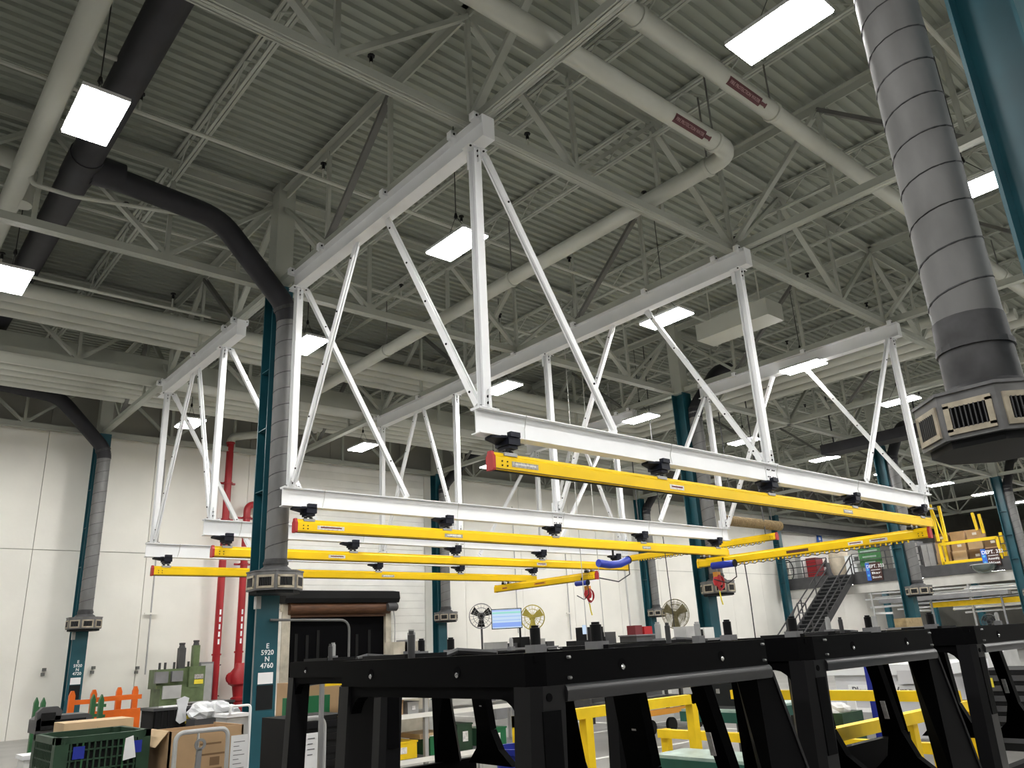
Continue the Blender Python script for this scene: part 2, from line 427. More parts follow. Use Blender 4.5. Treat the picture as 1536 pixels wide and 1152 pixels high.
# bundles of parallel pipes
for i in range(4):
    r = 0.15; y0 = 16.95+0.42*i; z0 = Z(7.3); xt = 20.25+0.66*i
    pipe('process_pipe', [(-6, y0, z0), (xt-0.4, y0, z0)], r, 'pipe', 'pale pipe of the upper bundle running lengthwise behind the lettered column', 'upper bundle of parallel pipes')
    pipe('cross_pipe', elbow((xt, y0, z0), (0, y0, z0), (xt, -5, z0), 0.4)+[(xt, 5.2, z0)], r, 'pipe', 'pale pipe of the crosswise bundle beyond the furthest crane beam', 'crosswise bundle of parallel pipes')
single('return_air_duct', MB().b2((-6, 19.55, Z(6.86)), (26, 20.3, Z(7.34))), 'roofsteel', 'wide flat pale duct behind the pipe bundle', 'duct', (-6, 19.9, Z(6.86)))
for i in range(5):
    y0 = 21.0+0.46*i; z0 = Z(7.2)
    pipe('process_pipe', [(-6, y0, z0), (28, y0, z0)], 0.13, 'pipe', 'slim pale pipe of the lower bundle near the back wall', 'lower bundle of parallel pipes', n=10)
# branch lines with upright sprinklers
sp = None
for i, (yy, x0, x1) in enumerate(((8.1, -6, 30), (10.9, -6, 30), (14.2, -6, 30), (2.6, -3, 40), (15.6, -6, 5.3))):
    z0 = Z(7.95) if i < 4 else Z(7.0)
    t = pipe('branch_pipe', [(x0, yy, z0), (x1, yy, z0)], 0.035, 'pipe', ['thin branch pipe over the front of the crane frame', 'thin branch pipe between the two fire mains and lettered column', 'thin branch pipe just behind the lettered column', 'thin branch pipe above the large spiral duct', 'thin branch pipe slung under the upper pipe bundle'][i], n=8)
    x = x0+1.6+0.7*i
    while x < min(x1, 30):
        if sp is None:
            sp = thing('sprinkler', 'small black upright sprinkler head on a branch pipe', 'sprinkler', (x, yy, z0), 'sprinkler heads under the deck')
            MB().tube([(x, yy, z0), (x, yy, z0+0.22)], 0.018, 6).build('nipple', 'pipe', sp)
            MB().lathe((x, yy, z0+0.22), [(0.025, 0), (0.03, 0.05), (0.02, 0.09), (0.055, 0.10), (0.055, 0.12)], 8).build('deflector', 'black', sp)
        else: copy_tree(sp, (x, yy, z0))
        x += 3.05
# armover pipe under the left lamp
a = at(141, 75, Y=9.6); b = at(215, 104, Y=9.6)
pipe('armover_pipe', [(a.x, a.y, a.z+1.2)]+elbow(a, a+V((0, 0, 1)), b, 0.12)+elbow(b, a, b+V((0, 0, 1)), 0.06)+[b+V((0, 0, 0.16))], 0.035, 'pipe', 'thin bent armover pipe below the black main duct', n=8)
a = at(45, 275, Y=12.6); b = at(112, 295, Y=12.6); c = at(330, 330, Y=12.6)
pipe('armover_pipe', [a+V((0, 0, 1.0))]+elbow(a, a+V((0, 0, 1)), b, 0.12)+[b, c], 0.035, 'pipe', 'thin pipe passing under the black branch duct', n=8)

# ------------------------------------------------------------------ high-bay lamps
lamp0 = None
LL = {(0, 3): 'glowing high-bay lamp right below the black main duct', (0, 4): 'glowing high-bay lamp beside the upper pipe bundle and black main duct', (1, 2): 'glowing high-bay lamp next to the two labelled fire mains',
      (2, 2): 'glowing high-bay lamp showing between the wide spiral duct and large teal column', (1, 3): 'glowing high-bay lamp behind the front hanger by the lettered-column top beam',
      (2, 3): 'glowing high-bay lamp just past the middle top beam', (1, 4): 'glowing high-bay lamp right behind the spiral duct of the lettered column', (1, 5): 'glowing high-bay lamp behind the rear hangers near the tall red riser',
      (3, 3): 'glowing high-bay lamp beneath the top beam nearest the large spiral duct', (2, 4): 'glowing high-bay lamp behind the foot of the front hanger'}
LZ = Z(6.3)
def lampgroup(x, y): return 'rows of high-bay lamps'
for iy, ly in enumerate((-9.0, -3.0, 3.12, 9.06, 14.4, 21.4)):
    for ix in range(-1, 10):
        lx = 1.52+5.43*ix
        if lamp0 is None:
            lamp0 = thing('high_bay_lamp', 'glowing rectangular high-bay lamp hung on a thin cable below the roof', 'lamp', (lx, ly, LZ), 'rows of high-bay lamps')
            m = MB(); m.b2((lx-0.26, ly-0.52, LZ+0.02), (lx+0.26, ly+0.52, LZ+0.07)); m.b2((lx-0.10, ly-0.30, LZ+0.07), (lx+0.10, ly+0.30, LZ+0.13))
            m.build('housing', 'lampbody', lamp0)
            MB().b2((lx-0.25, ly-0.51, LZ), (lx+0.25, ly+0.51, LZ+0.02)).build('diffuser', 'lamp', lamp0)
            m = MB()
            for k in (-1, 1): m.tube([(lx, ly+k*0.35, LZ+0.07), (lx, ly, LZ+0.55)], 0.006, 4)
            m.tube([(lx, ly, LZ+0.55), (lx, ly, ZD)], 0.009, 5)
            m.build('suspension_cable', 'cable', lamp0)
            MB().lathe((lx, ly, LZ+0.5), [(0.02, 0), (0.035, 0.03), (0.02, 0.10)], 8).build('hook', 'black', lamp0)
        else:
            q = copy_tree(lamp0, (lx, ly, LZ)); lab = LL.get((ix, iy))
            if lab: q['label'] = lab
# ================================================================== columns and air ducts
def column(x, y, label, letters=None, group=None, stiff=True):
    t = thing('steel_column', label, 'column', (x, y, 0), group)
    H = CHB-0.02
    for k in (-1, 1): MB().b2((x-0.19, y+k*0.18-0.012, 0.03), (x+0.19, y+k*0.18+0.012, H)).build('flange', 'teal', t)
    MB().b2((x-0.008, y-0.168, 0.03), (x+0.008, y+0.168, H)).build('web', 'teal', t)
    MB().b2((x-0.28, y-0.28, 0), (x+0.28, y+0.28, 0.03)).build('base_plate', 'teal', t)
    for zz in (4.4, 5.5, 6.6) if stiff else (): MB().b2((x-0.18, y-0.168, zz), (x-0.02, y+0.168, zz+0.015)).build('stiffener', 'teal', t)
    MB().b2((x-0.17, y-0.17, H), (x+0.17, y+0.17, ZD)).build('upper_column', 'roofsteel', t)
    if letters:
        zc = Z(0.05); yy = y-0.196
        for i, s in enumerate(letters): lettering(s, (x+0.02, yy, zc+0.17-0.10*i), 0.078, (1, 0, 0), (0, 0, 1), 'textwhite', t)
        MB().b2((x-0.12, yy-0.006, zc-0.40), (x+0.13, yy, zc-0.23)).build('notice_sheet', 'paper', t)
        MB().b2((x-0.13, yy-0.004, zc-0.78), (x+0.14, yy, zc-0.42)).build('dark_placard', 'band', t)
        MB().tube([(x-0.17, y-0.12, 0.9), (x-0.17, y-0.12, 2.55)], 0.018, 6).build('conduit', 'steel', t)
        MB().b2((x-0.21, y-0.2, 2.45), (x-0.13, y-0.1, 2.65)).build('junction_box', 'greylight', t)
    return t
def air_duct(x, y, sy, label, group=None, r=0.18, zb=2.66, ztop=7.75, main=True, run=3.6, sx=-1, off_=0.40, boot=0.22):
    """round riser beside a column, octagonal outlet drum at the foot, black elbow and branch on top"""
    yd = y+sy*off_
    t = thing('air_duct', label, 'duct', (x, yd, zb), group)
    zr = zb+0.36
    MB().tube([(x, yd, zr+boot-0.02), (x, yd, ztop)], r, 20).build('riser', 'galv', t, True)
    pts = []; nturn = int((ztop-zr-boot-0.03)/0.30)
    for i in range(nturn*16+1):
        a = 2*math.pi*i/16; pts.append((x+math.cos(a)*(r+0.001), yd+math.sin(a)*(r+0.001), zr+boot+0.01+0.30*i/16))
    MB().tube(pts, 0.007, 4).build('spiral_seam', 'galvdark', t)
    MB().lathe((x, yd, zr-0.02), [(r+0.10, 0), (r+0.07, 0.06), (r+0.015, 0.10), (r+0.008, boot)], 20).build('boot', 'galvdark', t, True)
    MB().lathe((x, yd, zr+boot*0.6), [(r+0.024, -0.02), (r+0.024, 0.02)], 20).build('clamp_band', 'galvdark', t)
    # drum
    R = 0.41; off = math.pi/8
    oc = [(math.cos(off+k*math.pi/4)*R/math.cos(off), math.sin(off+k*math.pi/4)*R/math.cos(off)) for k in range(8)]
    m = MB(); m.poly([(x+a, yd+b, zb+0.05) for a, b in oc], (0, 0, 0.29))
    m.build('outlet_drum', 'drum', t)
    m = MB(); m.poly([(x+a*1.03, yd+b*1.03, zb+0.34) for a, b in oc], (0, 0, 0.02)); m.build('drum_lid', 'drum', t)
    MB().poly([(x+a*0.9, yd+b*0.9, zb) for a, b in oc], (0, 0, 0.05)).build('underpan', 'band', t)
    for k in range(8):
        an = (k+1)*math.pi/4+0.0; d = V((math.cos(an), math.sin(an), 0)); s = V((-d.y, d.x, 0)); c = V((x, yd, zb+0.18))+d*(R+0.004)
        RR = Matrix((s, d, V((0, 0, 1)))).transposed()
        g = MB()
        for o, sz in (((0, 0.085), (0.28, 0.02, 0.035)), ((0, -0.085), (0.28, 0.02, 0.035)), ((0.123, 0), (0.034, 0.02, 0.17)), ((-0.123, 0), (0.034, 0.02, 0.17))):
            g.box(c+s*o[0]+V((0, 0, o[1])), sz, RR)
        gr = g.build('grille', 'tan', t)
        MB().box(c-d*0.004, (0.22, 0.012, 0.14), RR).build('grille_backing', 'void', gr)
        for j in range(8): MB().box(c+d*0.004+s*(-0.095+0.027*j), (0.007, 0.018, 0.14), RR).build('louvre_slat', 'greydark', gr)
    # elbow and branch toward -X
    if main:
        a = V((x, yd, ztop)); k1 = V((x, yd, Z(6.10))); k2 = V((x+sx*1.35, yd, Z(7.50))); k3 = V((x+sx*run, yd, Z(7.70)))
        e1 = elbow(k1, a-V((0, 0, 3)), k2, 0.28); e2 = elbow(k2, k1, k3, 0.35)
        MB().tube([V((x, yd, Z(5.85)))]+e1+e2+[k3], r+0.012, 18).build('branch', 'blackduct', t, True)
        MB().lathe(e1[3], [(r+0.03, -0.03), (r+0.03, 0.03)], 18, (e1[4]-e1[2]).normalized()).build('elbow_band', 'galvdark', t)
    return t
C1, C2 = 12.85, 24.95
column(X1, C1, 'teal steel column lettered E 5920 N 4760 with a notice sheet', ['E', '5920', 'N', '4760'])
column(X1, C2, 'teal steel column lettered E 5920 N 4720 against the cream wall', ['E', '5920', 'N', '4720'])
column(17.8, C1, 'broad teal column beside the dirty round fan', None)
column(17.8, C2, 'teal column on the back wall beside the roller shutter', None)
column(30.0, C1, 'teal column in front of the mezzanine stairs and railing', None)
column(30.0, C2, 'teal column on the back wall behind the dirty round fan', None)
column(42.2, C1, 'teal column strapped with pale conduits at the mezzanine boxes', None)
column(42.2, C2, 'teal column on the back wall at the foot of the stairs', None)
column(5.62, 1.02, 'large teal column right next to the wide spiral duct', None, stiff=False)
air_duct(X1, C1, -1, 'grey spiral duct with octagonal outlet on the column lettered N 4760', ztop=Z(6.0))
air_duct(X1, C2, -1, 'grey spiral duct close to the cream wall on the further lettered column', ztop=Z(6.0))
for (x, y, l) in ((17.8, C1, 'grey spiral duct with octagonal outlet by the hanging red hoist'), (17.8, C2, 'grey spiral duct on the column beside the roller shutter'),
                  (30.0, C1, 'grey spiral duct on the column in front of the mezzanine stairs'), (30.0, C2, 'grey spiral duct on the back wall column behind the dirty fan'),
                  (42.2, C1, 'grey duct on the column with pale conduits')):
    air_duct(x, y, -1, l, ztop=Z(6.0), run=2.0, sx=1)
air_duct(5.62, 1.02, 1, 'wide grey spiral duct with stained boot and big louvred octagonal outlet', r=0.215, zb=Z(1.04), ztop=ZD-0.1, main=False, off_=0.62, boot=0.57)
t = thing('main_duct', 'long black round main duct under the roof deck', 'duct', (2.0, 0, Z(7.70)))
MB().tube([(2.0, -6, Z(7.70)), (2.0, 24.9, Z(7.70))], 0.237, 20).build('duct_run', 'blackduct', t, True)
for yy in (C1-0.40, C2-0.40):
    MB().lathe((2.37, yy, Z(7.70)), [(0.25, -0.2), (0.235, 0.25)], 18, (1, 0, 0)).build('saddle_tap', 'blackduct', t, True)
    MB().lathe((2.0, yy, Z(7.70)), [(0.255, -0.38), (0.255, 0.38)], 20, (0, 1, 0)).build('tee_sleeve', 'blackduct', t, True)

# ================================================================== white crane frame
TZ = (Z(6.32), CHB-0.004)      # top beams, bottom and top
HZ = (Z(2.37), Z(2.68))        # headers
def gus(m, a, b, w): m.bar(a, b, w, 0.012)
def top_beam(x, y0, y1, label):
    t = thing('crane_support_beam', label, 'beam', (x, y0, TZ[0]))
    zc = (TZ[0]+TZ[1])/2; h = TZ[1]-TZ[0]
    for k in (-1, 1): MB().b2((x-0.10, y0, zc+k*(h/2-0.008)-0.008), (x+0.10, y1, zc+k*(h/2-0.008)+0.008)).build('flange', 'white', t)
    MB().b2((x-0.006, y0, TZ[0]+0.016), (x+0.006, y1, TZ[1]-0.016)).build('web', 'white', t)
    MB().b2((x-0.10, y0-0.012, TZ[0]), (x+0.10, y0, TZ[1])).build('end_plate', 'white', t)
    ys = [y0+0.12, y0+0.62]; yy = 8.93
    while yy < y1-0.3:
        if yy > y0+0.9: ys.append(yy)
        yy += PAN
    ys += [y1-0.12]
    for yy in ys:                                   # clamps to the truss chord
        for k in (-1, 1):
            MB().b2((x+k*0.13-0.045, yy-0.05, TZ[1]-0.05), (x+k*0.13+0.045, yy+0.05, TZ[1]+0.06)).build('beam_clamp', 'white', t)
            bolt((x+k*0.13, yy-0.052, TZ[1]+0.005), (0, -1, 0), 0.016, t)
    return t
top_beam(X1, 6.55, 12.2, 'white I-beam bolted under the roof just in front of the lettered column')
top_beam(X1, 14.62, 19.55, 'short white I-beam under the roof behind the lettered column')
top_beam(X2, 6.62, 19.4, 'longest white I-beam bolted under the roof in mid frame')
top_beam(X3, 6.62, 12.2, 'white I-beam under the roof nearest the large spiral duct')
top_beam(X3, 14.62, 19.55, 'white I-beam under the roof behind the broad teal column')
SYS = [(6.85, 12.0, 9.0, 9.95), (15.5, 19.1, 16.95, 17.35)]
HN = {6.85: 'front', 12.0: 'second', 15.5: 'third', 19.1: 'rear'}
def header(y, label):
    t = thing('header_beam', label, 'beam', (5.45, y, HZ[0]))
    a, b = 5.45, 17.9; zc = (HZ[0]+HZ[1])/2; h = HZ[1]-HZ[0]
    for k in (-1, 1): MB().b2((a, y-0.085, zc+k*(h/2-0.008)-0.007), (b, y+0.085, zc+k*(h/2-0.008)+0.007)).build('flange', 'white', t)
    MB().b2((a, y-0.006, HZ[0]+0.015), (b, y+0.006, HZ[1]-0.015)).build('web', 'white', t)
    for xx in (X2-0.02,):
        MB().b2((xx-0.14, y-0.016, zc-0.10), (xx+0.14, y-0.006, zc+0.10)).build('splice_plate', 'white', t)
        for dx in (-0.10, -0.05, 0.05, 0.10):
            for dz in (-0.06, 0.06): bolt((xx+dx, y-0.018, zc+dz), (0, -1, 0), 0.012, t)
    for xx in (5.93, 8.75, 11.57, 14.4, 17.35):
        MB().tube([(xx+0.25, y-0.09, HZ[1]), (xx+0.26, y-0.03, zc), (xx+0.2, y-0.09, HZ[0]-0.02)], 0.006, 4).build('safety_cable', 'cablelite', t)
    return t
header(6.85, 'front white header beam carrying the nearest yellow rail')
header(12.0, 'second white header beam level with the lettered column')
header(15.5, 'third white header beam just behind the lettered column')
header(19.1, 'rear white header beam closest to the back wall')
def post(x, y, label, group):
    t = thing('hanger_post', label, 'post', (x, y, HZ[1]), group)
    MB().ibeam((x, y, HZ[1]+0.02), (x, y, TZ[0]-0.02), 0.115, 0.13, 0.010, 0.008, (0, 1, 0)).build('shaft', 'white', t)
    for z0, s in ((HZ[1], 1), (TZ[0], -1)):
        MB().b2((x-0.15, y-0.09, z0), (x+0.15, y+0.09, z0+s*0.015)).build('end_plate', 'white', t)
        MB().b2((x-0.005, y-0.10, z0+s*0.015), (x+0.005, y+0.16, z0+s*0.24)).build('gusset_plate', 'white', t)
        for k in (0.07, 0.15): bolt((x, y-0.072, z0+s*k), (0, -1, 0), 0.019, t)
        for k in (-0.11, 0.11): bolt((x+k, y-0.06, z0+s*0.018), (0, 0, s), 0.016, t)
    return t
def brace(a, b, label, group, nb=3):
    t = thing('diagonal_brace', label, 'brace', b, group)
    a = V(a); b = V(b); d = (b-a).normalized(); inplane = V((0, 1, 0)) if abs(d.x) > abs(d.y) else V((1, 0, 0))
    m = MB()
    for k in (-1, 1): m.bar(a+inplane*k*0.022, b+inplane*k*0.022, 0.030, 0.085, inplane.cross(d))
    m.build('angle_pair', 'white', t)
    for p, s in ((a, 1), (b, -1)):
        MB().bar(p-d*s*0.06, p+d*s*0.14, 0.012, 0.13, inplane.cross(d)).build('end_gusset', 'white', t)
    ax = -inplane if inplane.y else -inplane
    for i in range(nb+2):
        f = (i+0.25)/(nb+1.5)
        bolt(a+(b-a)*f+ax*0.040, tuple(ax), 0.015, t)
    return t
for yf, yb, ta, tb in SYS:
    sysn = 'front' if yf < 10 else 'rear'
    for x, nx in ((X1, 'lettered-column'), (X2, 'middle'), (X3, 'far')):
        for yy in (yf, yb):
            post(x, yy, 'white vertical hanger between the %s top beam and the %s header' % (nx, HN[yy]), None)
        brace((x, ta, TZ[0]-0.05), (x, yf+0.12, HZ[1]+0.09), 'white diagonal from the %s top beam down to the %s header' % (nx, HN[yf]), None)
        brace((x, tb, TZ[0]-0.05), (x, yb-0.12, HZ[1]+0.09), 'white diagonal from the %s top beam back to the %s header' % (nx, HN[yb]), None)
    for yy in (yf, yb):
        brace((X1+0.18, yy, TZ[0]-0.05), (X1+2.25, yy, HZ[1]+0.08), 'white slanting side brace near the lettered-column end of the %s header' % HN[yy], None, 0)
        brace((X3-0.14, yy, TZ[0]-0.05), (X3-2.62, yy, HZ[1]+0.08), 'white slanting side brace near the far end of the %s header' % HN[yy], None, 0)

# ================================================================== yellow rails, hangers, bridges
RP = [(-0.028, 0.105), (0.028, 0.105), (0.034, 0.075), (0.058, 0.045), (0.058, -0.085), (0.05, -0.105), (-0.05, -0.105), (-0.058, -0.085), (-0.058, 0.045), (-0.034, 0.075)]
YZ = Z(2.07)
def rail(a, b, label, name='crane_rail', stickers=(), caps=('redcap', 'yellow'), cat='rail', tray=False):
    t = thing(name, label, cat, a)
    a = V(a); b = V(b); d = (b-a).normalized()
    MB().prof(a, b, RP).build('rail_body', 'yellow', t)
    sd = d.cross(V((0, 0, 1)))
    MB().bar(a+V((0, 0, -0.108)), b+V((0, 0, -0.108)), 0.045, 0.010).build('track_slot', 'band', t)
    for k in (-1, 1): MB().bar(a+sd*k*0.059+V((0, 0, -0.092)), b+sd*k*0.059+V((0, 0, -0.092)), 0.006, 0.008).build('shadow_strip', 'brownst', t)  # raised brown strips, shadow line along the lower edges done in colour
    for p, s, c in ((a, -1, caps[0]), (b, 1, caps[1])):
        MB().prof(p, p+d*s*0.045, [(x*1.12, z*1.10) for x, z in RP]).build('end_cap', c, t)
    face = -1 if abs(d.x) > 0.5 else 1   # side turned to the camera
    nrm = V((0, -1, 0)) if abs(d.x) > 0.5 else V((-1, 0, 0))
    for s, ln, mm in stickers:
        p = a+d*s; MB().bar(p+nrm*0.0605+V((0, 0, -0.02)), p+d*ln+nrm*0.0605+V((0, 0, -0.02)), 0.004, 0.065).build('sticker', mm, t)
        MB().bar(p+d*ln*0.12+nrm*0.063+V((0, 0, -0.015)), p+d*ln*0.9+nrm*0.063+V((0, 0, -0.015)), 0.003, 0.022).build('sticker_print', 'maroon' if mm == 'stickerw' else 'stickerw' if mm == 'stickerg' else 'labelred', t)
    for s in (0.10, 0.18):
        for dz in (-0.05, 0.0): bolt(a+d*s+nrm*0.058+V((0, 0, dz)), tuple(nrm), 0.010, t)
    return t
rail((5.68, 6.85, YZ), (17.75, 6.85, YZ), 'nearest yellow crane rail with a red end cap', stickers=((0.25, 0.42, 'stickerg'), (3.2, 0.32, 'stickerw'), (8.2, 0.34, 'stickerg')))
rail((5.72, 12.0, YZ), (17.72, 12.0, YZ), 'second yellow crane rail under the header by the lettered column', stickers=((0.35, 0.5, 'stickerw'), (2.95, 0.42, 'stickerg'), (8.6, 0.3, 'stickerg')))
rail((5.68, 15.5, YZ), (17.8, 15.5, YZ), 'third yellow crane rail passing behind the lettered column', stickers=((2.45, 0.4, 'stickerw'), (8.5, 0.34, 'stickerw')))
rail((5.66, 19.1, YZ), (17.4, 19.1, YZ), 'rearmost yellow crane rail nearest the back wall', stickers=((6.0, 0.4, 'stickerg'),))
hg = None
for yy in (6.85, 12.0, 15.5, 19.1):
    for xx in (5.93, 8.75, 11.57, 14.4, 17.35):
        g = 'hangers of the %s rail' % HN[yy]; lab = 'black clamp hanger holding the %s yellow rail to its header' % HN[yy]
        z0 = YZ+0.105
        if hg is None:
            hg = thing('rail_hanger', lab, 'hanger', (xx, yy, z0), g)
            m = MB()
            m.b2((xx-0.09, yy-0.13, HZ[0]-0.10), (xx+0.09, yy+0.13, HZ[0]-0.004)); m.b2((xx-0.07, yy-0.10, HZ[0]-0.14), (xx+0.07, yy+0.10, HZ[0]-0.10))
            m.build('clamp_block', 'navy', hg)
            for k in (-1, 1): MB().b2((xx-0.075, yy+k*0.12-0.035, HZ[0]-0.01), (xx+0.075, yy+k*0.12+0.035, HZ[0]+0.05)).build('clamp_jaw', 'navy', hg)
            MB().poly([(xx-0.09, yy-0.10, HZ[0]-0.02), (xx-0.30, yy-0.06, HZ[0]-0.03), (xx-0.30, yy+0.06, HZ[0]-0.04), (xx-0.09, yy+0.10, HZ[0]-0.07)], (0, 0, 0.03)).build('clamp_ear', 'navy', hg)
            for k in (-1, 1):
                MB().tube([(xx+k*0.05, yy, z0), (xx+k*0.05, yy, HZ[0]-0.12)], 0.014, 6).build('hanger_rod', 'steel', hg)
                MB().lathe((xx+k*0.05, yy, z0+0.012), [(0.028, 0), (0.028, 0.03)], 6).build('nut', 'black', hg)
            MB().b2((xx-0.10, yy-0.05, z0-0.03), (xx+0.10, yy+0.05, z0+0.012)).build('saddle', 'steel', hg)
        else:
            c = copy_tree(hg, (xx, yy, z0), lab); c['group'] = g
# bridges that travel below the rails
BZ = Z(1.78)
def endtruck(t, x, y):
    for k in (-1, 1):
        MB().b2((x+k*0.11-0.05, y-0.05, BZ+0.09), (x+k*0.11+0.05, y+0.05, BZ+0.14)).build('trolley_body', 'black', t)
        MB().lathe((x+k*0.11, y-0.05, BZ+0.15), [(0.045, 0), (0.045, 0.10)], 10, (0, 1, 0)).build('trolley_wheel', 'steel', t)
def bridge(x, y0, y1, z, label, teeth=False, stickers=(), caps=('redcap', 'yellow')):
    t = rail((x, y0, z), (x, y1, z), label, 'bridge_rail', stickers, caps, 'rail')
    if teeth:
        y = y0+0.4
        while y < y1-0.4:
            MB().b2((x-0.05, y, z-0.15), (x-0.035, y+0.03, z-0.10)).build('festoon_clip', 'yellow', t); y += 0.115
        m = MB(); y = y0+0.5; pts = []
        while y < y1-0.5: pts += [(x-0.043, y, z-0.14), (x-0.043, y+0.09, z-0.17)]; y += 0.23
        m.tube(pts, 0.010, 4); m.build('festoon_cable', 'cable', t)
    return t
b1 = bridge(16.8, 6.55, 12.2, BZ, 'long yellow bridge rail with a toothed festoon strip slung from the two front rails', True, ((0.82, 0.38, 'stickerw'), (1.35, 0.33, 'stickerw'), (2.62, 0.55, 'brownst')))
for yy in (6.85, 12.0): endtruck(b1, 16.8, yy)
b2 = bridge(16.2, 15.25, 19.6, BZ, 'short yellow bridge rail joining the two rear rails', False, ((2.0, 0.5, 'orange2'), (3.75, 0.25, 'orange2')))
for yy in (15.5, 19.1): endtruck(b2, 16.2, yy)
b3 = bridge(21.87, 12.95, 18.9, Z(2.82), 'yellow bridge rail beyond the broad teal column with looped cable', True)
for yy in (13.3, 18.3): MB().bar((21.87, yy, Z(2.9)), (21.87, yy, JB), 0.03, 0.03).build('drop_rod', 'greydark', b3)
# corrugated hose carrier above that bridge
t = thing('hose_carrier', 'brown ribbed hose stretched above the yellow bridge beyond the column', 'hose', (20.2, 13.4, Z(3.2)))
MB().tube([(20.0, 13.4, Z(3.25)), (22.95, 13.4, Z(3.25))], 0.13, 14).build('hose_core', 'carddark', t, True)
for i in range(36): MB().lathe((20.02+0.082*i, 13.4, Z(3.25)), [(0.135, -0.02), (0.155, -0.012), (0.155, 0.012), (0.135, 0.02)], 12, (1, 0, 0)).build('rib', 'hose', t, True)
for xx in (20.4, 22.5): MB().bar((xx, 13.4, Z(3.38)), (xx, 13.4, CHB), 0.025, 0.025).build('drop_rod', 'greydark', t)

# hoists: blue cable tube, red chain hoist, hook and sling
def hoist(x, y, z, label):
    t = thing('chain_hoist', label, 'hoist', (x, y, z-0.6))
    MB().tube([(x, y, z), (x, y, z-0.16)], 0.03, 8).build('trolley_shackle', 'steel', t)
    MB().b2((x-0.07, y-0.06, z-0.26), (x+0.07, y+0.06, z-0.14)).build('hoist_motor', 'orange2', t)
    MB()._lathe(V((x, y, z-0.36)), [(0.02, -0.13), (0.10, -0.10), (0.125, 0), (0.10, 0.10), (0.03, 0.13)], 12, V((0, 0, 1)))
    m = MB(); m._lathe(V((x, y, z-0.36)), [(0.02, -0.13), (0.09, -0.10), (0.115, 0), (0.09, 0.10), (0.03, 0.13)], 12, V((0, 0, 1)))
    m.build('hoist_drum', 'red', t, True)
    for k in range(3):
        pts = [(x+math.cos(a)*0.125+0.01*k, y-0.11+0.03*k, z-0.40+math.sin(a)*(0.15+0.02*k)) for a in [2*math.pi*i/14 for i in range(15)]]
        MB().tube(pts, 0.013, 5).build('coiled_cord', 'red', t)
    MB().tube([(x, y, z-0.48), (x, y, z-0.62)], 0.008, 5).build('load_chain', 'steel', t)
    pts = [(x, y, z-0.62)]+[(x+math.sin(a)*0.045, y, z-0.67+math.cos(a)*0.05) for a in [i*math.pi/6 for i in range(0, 9)]]
    MB().tube(pts, 0.012, 6).build('hook', 'steel', t)
    MB().tube([(x+0.03, y, z-0.6), (x+0.06, y, z-0.8), (x+0.10, y, z-0.92)], 0.018, 6).build('pendant_strap', 'yellowtag', t)
    return t
hoist(16.78, 11.72, Z(1.66), 'red chain hoist hanging under the long toothed bridge rail')
hoist(16.2, 15.62, Z(1.66), 'red chain hoist hanging at the end of the short bridge rail')
def bluetube(pts, label, r=0.085, lug=0.08):
    t = thing('cable_tube', label, 'cable tube', pts[0])
    MB().tube(pts, r, 14).build('sleeve', 'blue', t, True)
    p = V(pts[-1]); q = V(pts[0])
    MB().lathe(p, [(r+0.008, -0.012), (r+0.008, 0.012)], 14, (V(pts[-1])-V(pts[-2])).normalized()).build('end_ring', 'navy', t)
    MB().tube([p+V((0, 0, -0.05)), p+V((0, 0, -0.32)), p*0.6+q*0.4+V((0, 0, -0.45)), q+V((0, 0, -0.32))], 0.014, 5).build('looped_cable', 'cable', t)
    MB().bar((p+q)/2+V((0, 0, r)), (p+q)/2+V((0, 0, r+lug)), 0.05, 0.02).build('hanger_lug', 'black', t)
    return t
bluetube([(16.62, 11.70, Z(1.66)), (16.62, 11.05, Z(1.66))], 'short blue cable tube beside the long toothed bridge rail')
bluetube([(12.85, 12.0, Z(1.66)), (13.2, 12.0, Z(1.63)), (13.55, 12.0, Z(1.66)), (13.85, 12.0, Z(1.76))], 'longer bent blue cable tube hung under the second yellow rail', lug=0.17)
bluetube([(16.05, 15.9, Z(1.60)), (16.05, 15.45, Z(1.60))], 'dark blue cable tube behind the short bridge rail hoist', 0.07)
# pull cords and drop cables
def drop(px, py0, py1, Y, label, m='cablelite', r=0.010, sway=0.0, top=None):
    a = at(px, py0, Y=Y); a = V((a.x, a.y, top or ZD)); b = at(px+8, py1, Y=Y)
    single('drop_cable', MB().tube([a, (a+b)/2+V((sway, 0, 0)), V((a.x, a.y, b.z))], r, 5), m, label, 'cable', V((a.x, a.y, b.z)))
drop(871, 828, 960, 13.2, 'thin pale cable dropping past the short bridge rail hoist')
drop(896, 824, 955, 13.6, 'thin pale cable dropping beside the bent blue tube')
drop(996, 800, 940, 14.5, 'black cable dropping left of the dirty round fan', 'cable', 0.014)
single('drop_cable', MB().tube([(16.8, 10.9, Z(1.70)), (16.83, 10.9, Z(0.9)), (16.81, 10.9, Z(-0.1))], 0.014, 5), 'cable', 'black pendant cable under the toothed bridge rail', 'cable', (16.8, 10.9, Z(-0.1)))
drop(938, 855, 975, 17.8, 'pale pipe drop beside the back wall column', 'cablelite', 0.03)
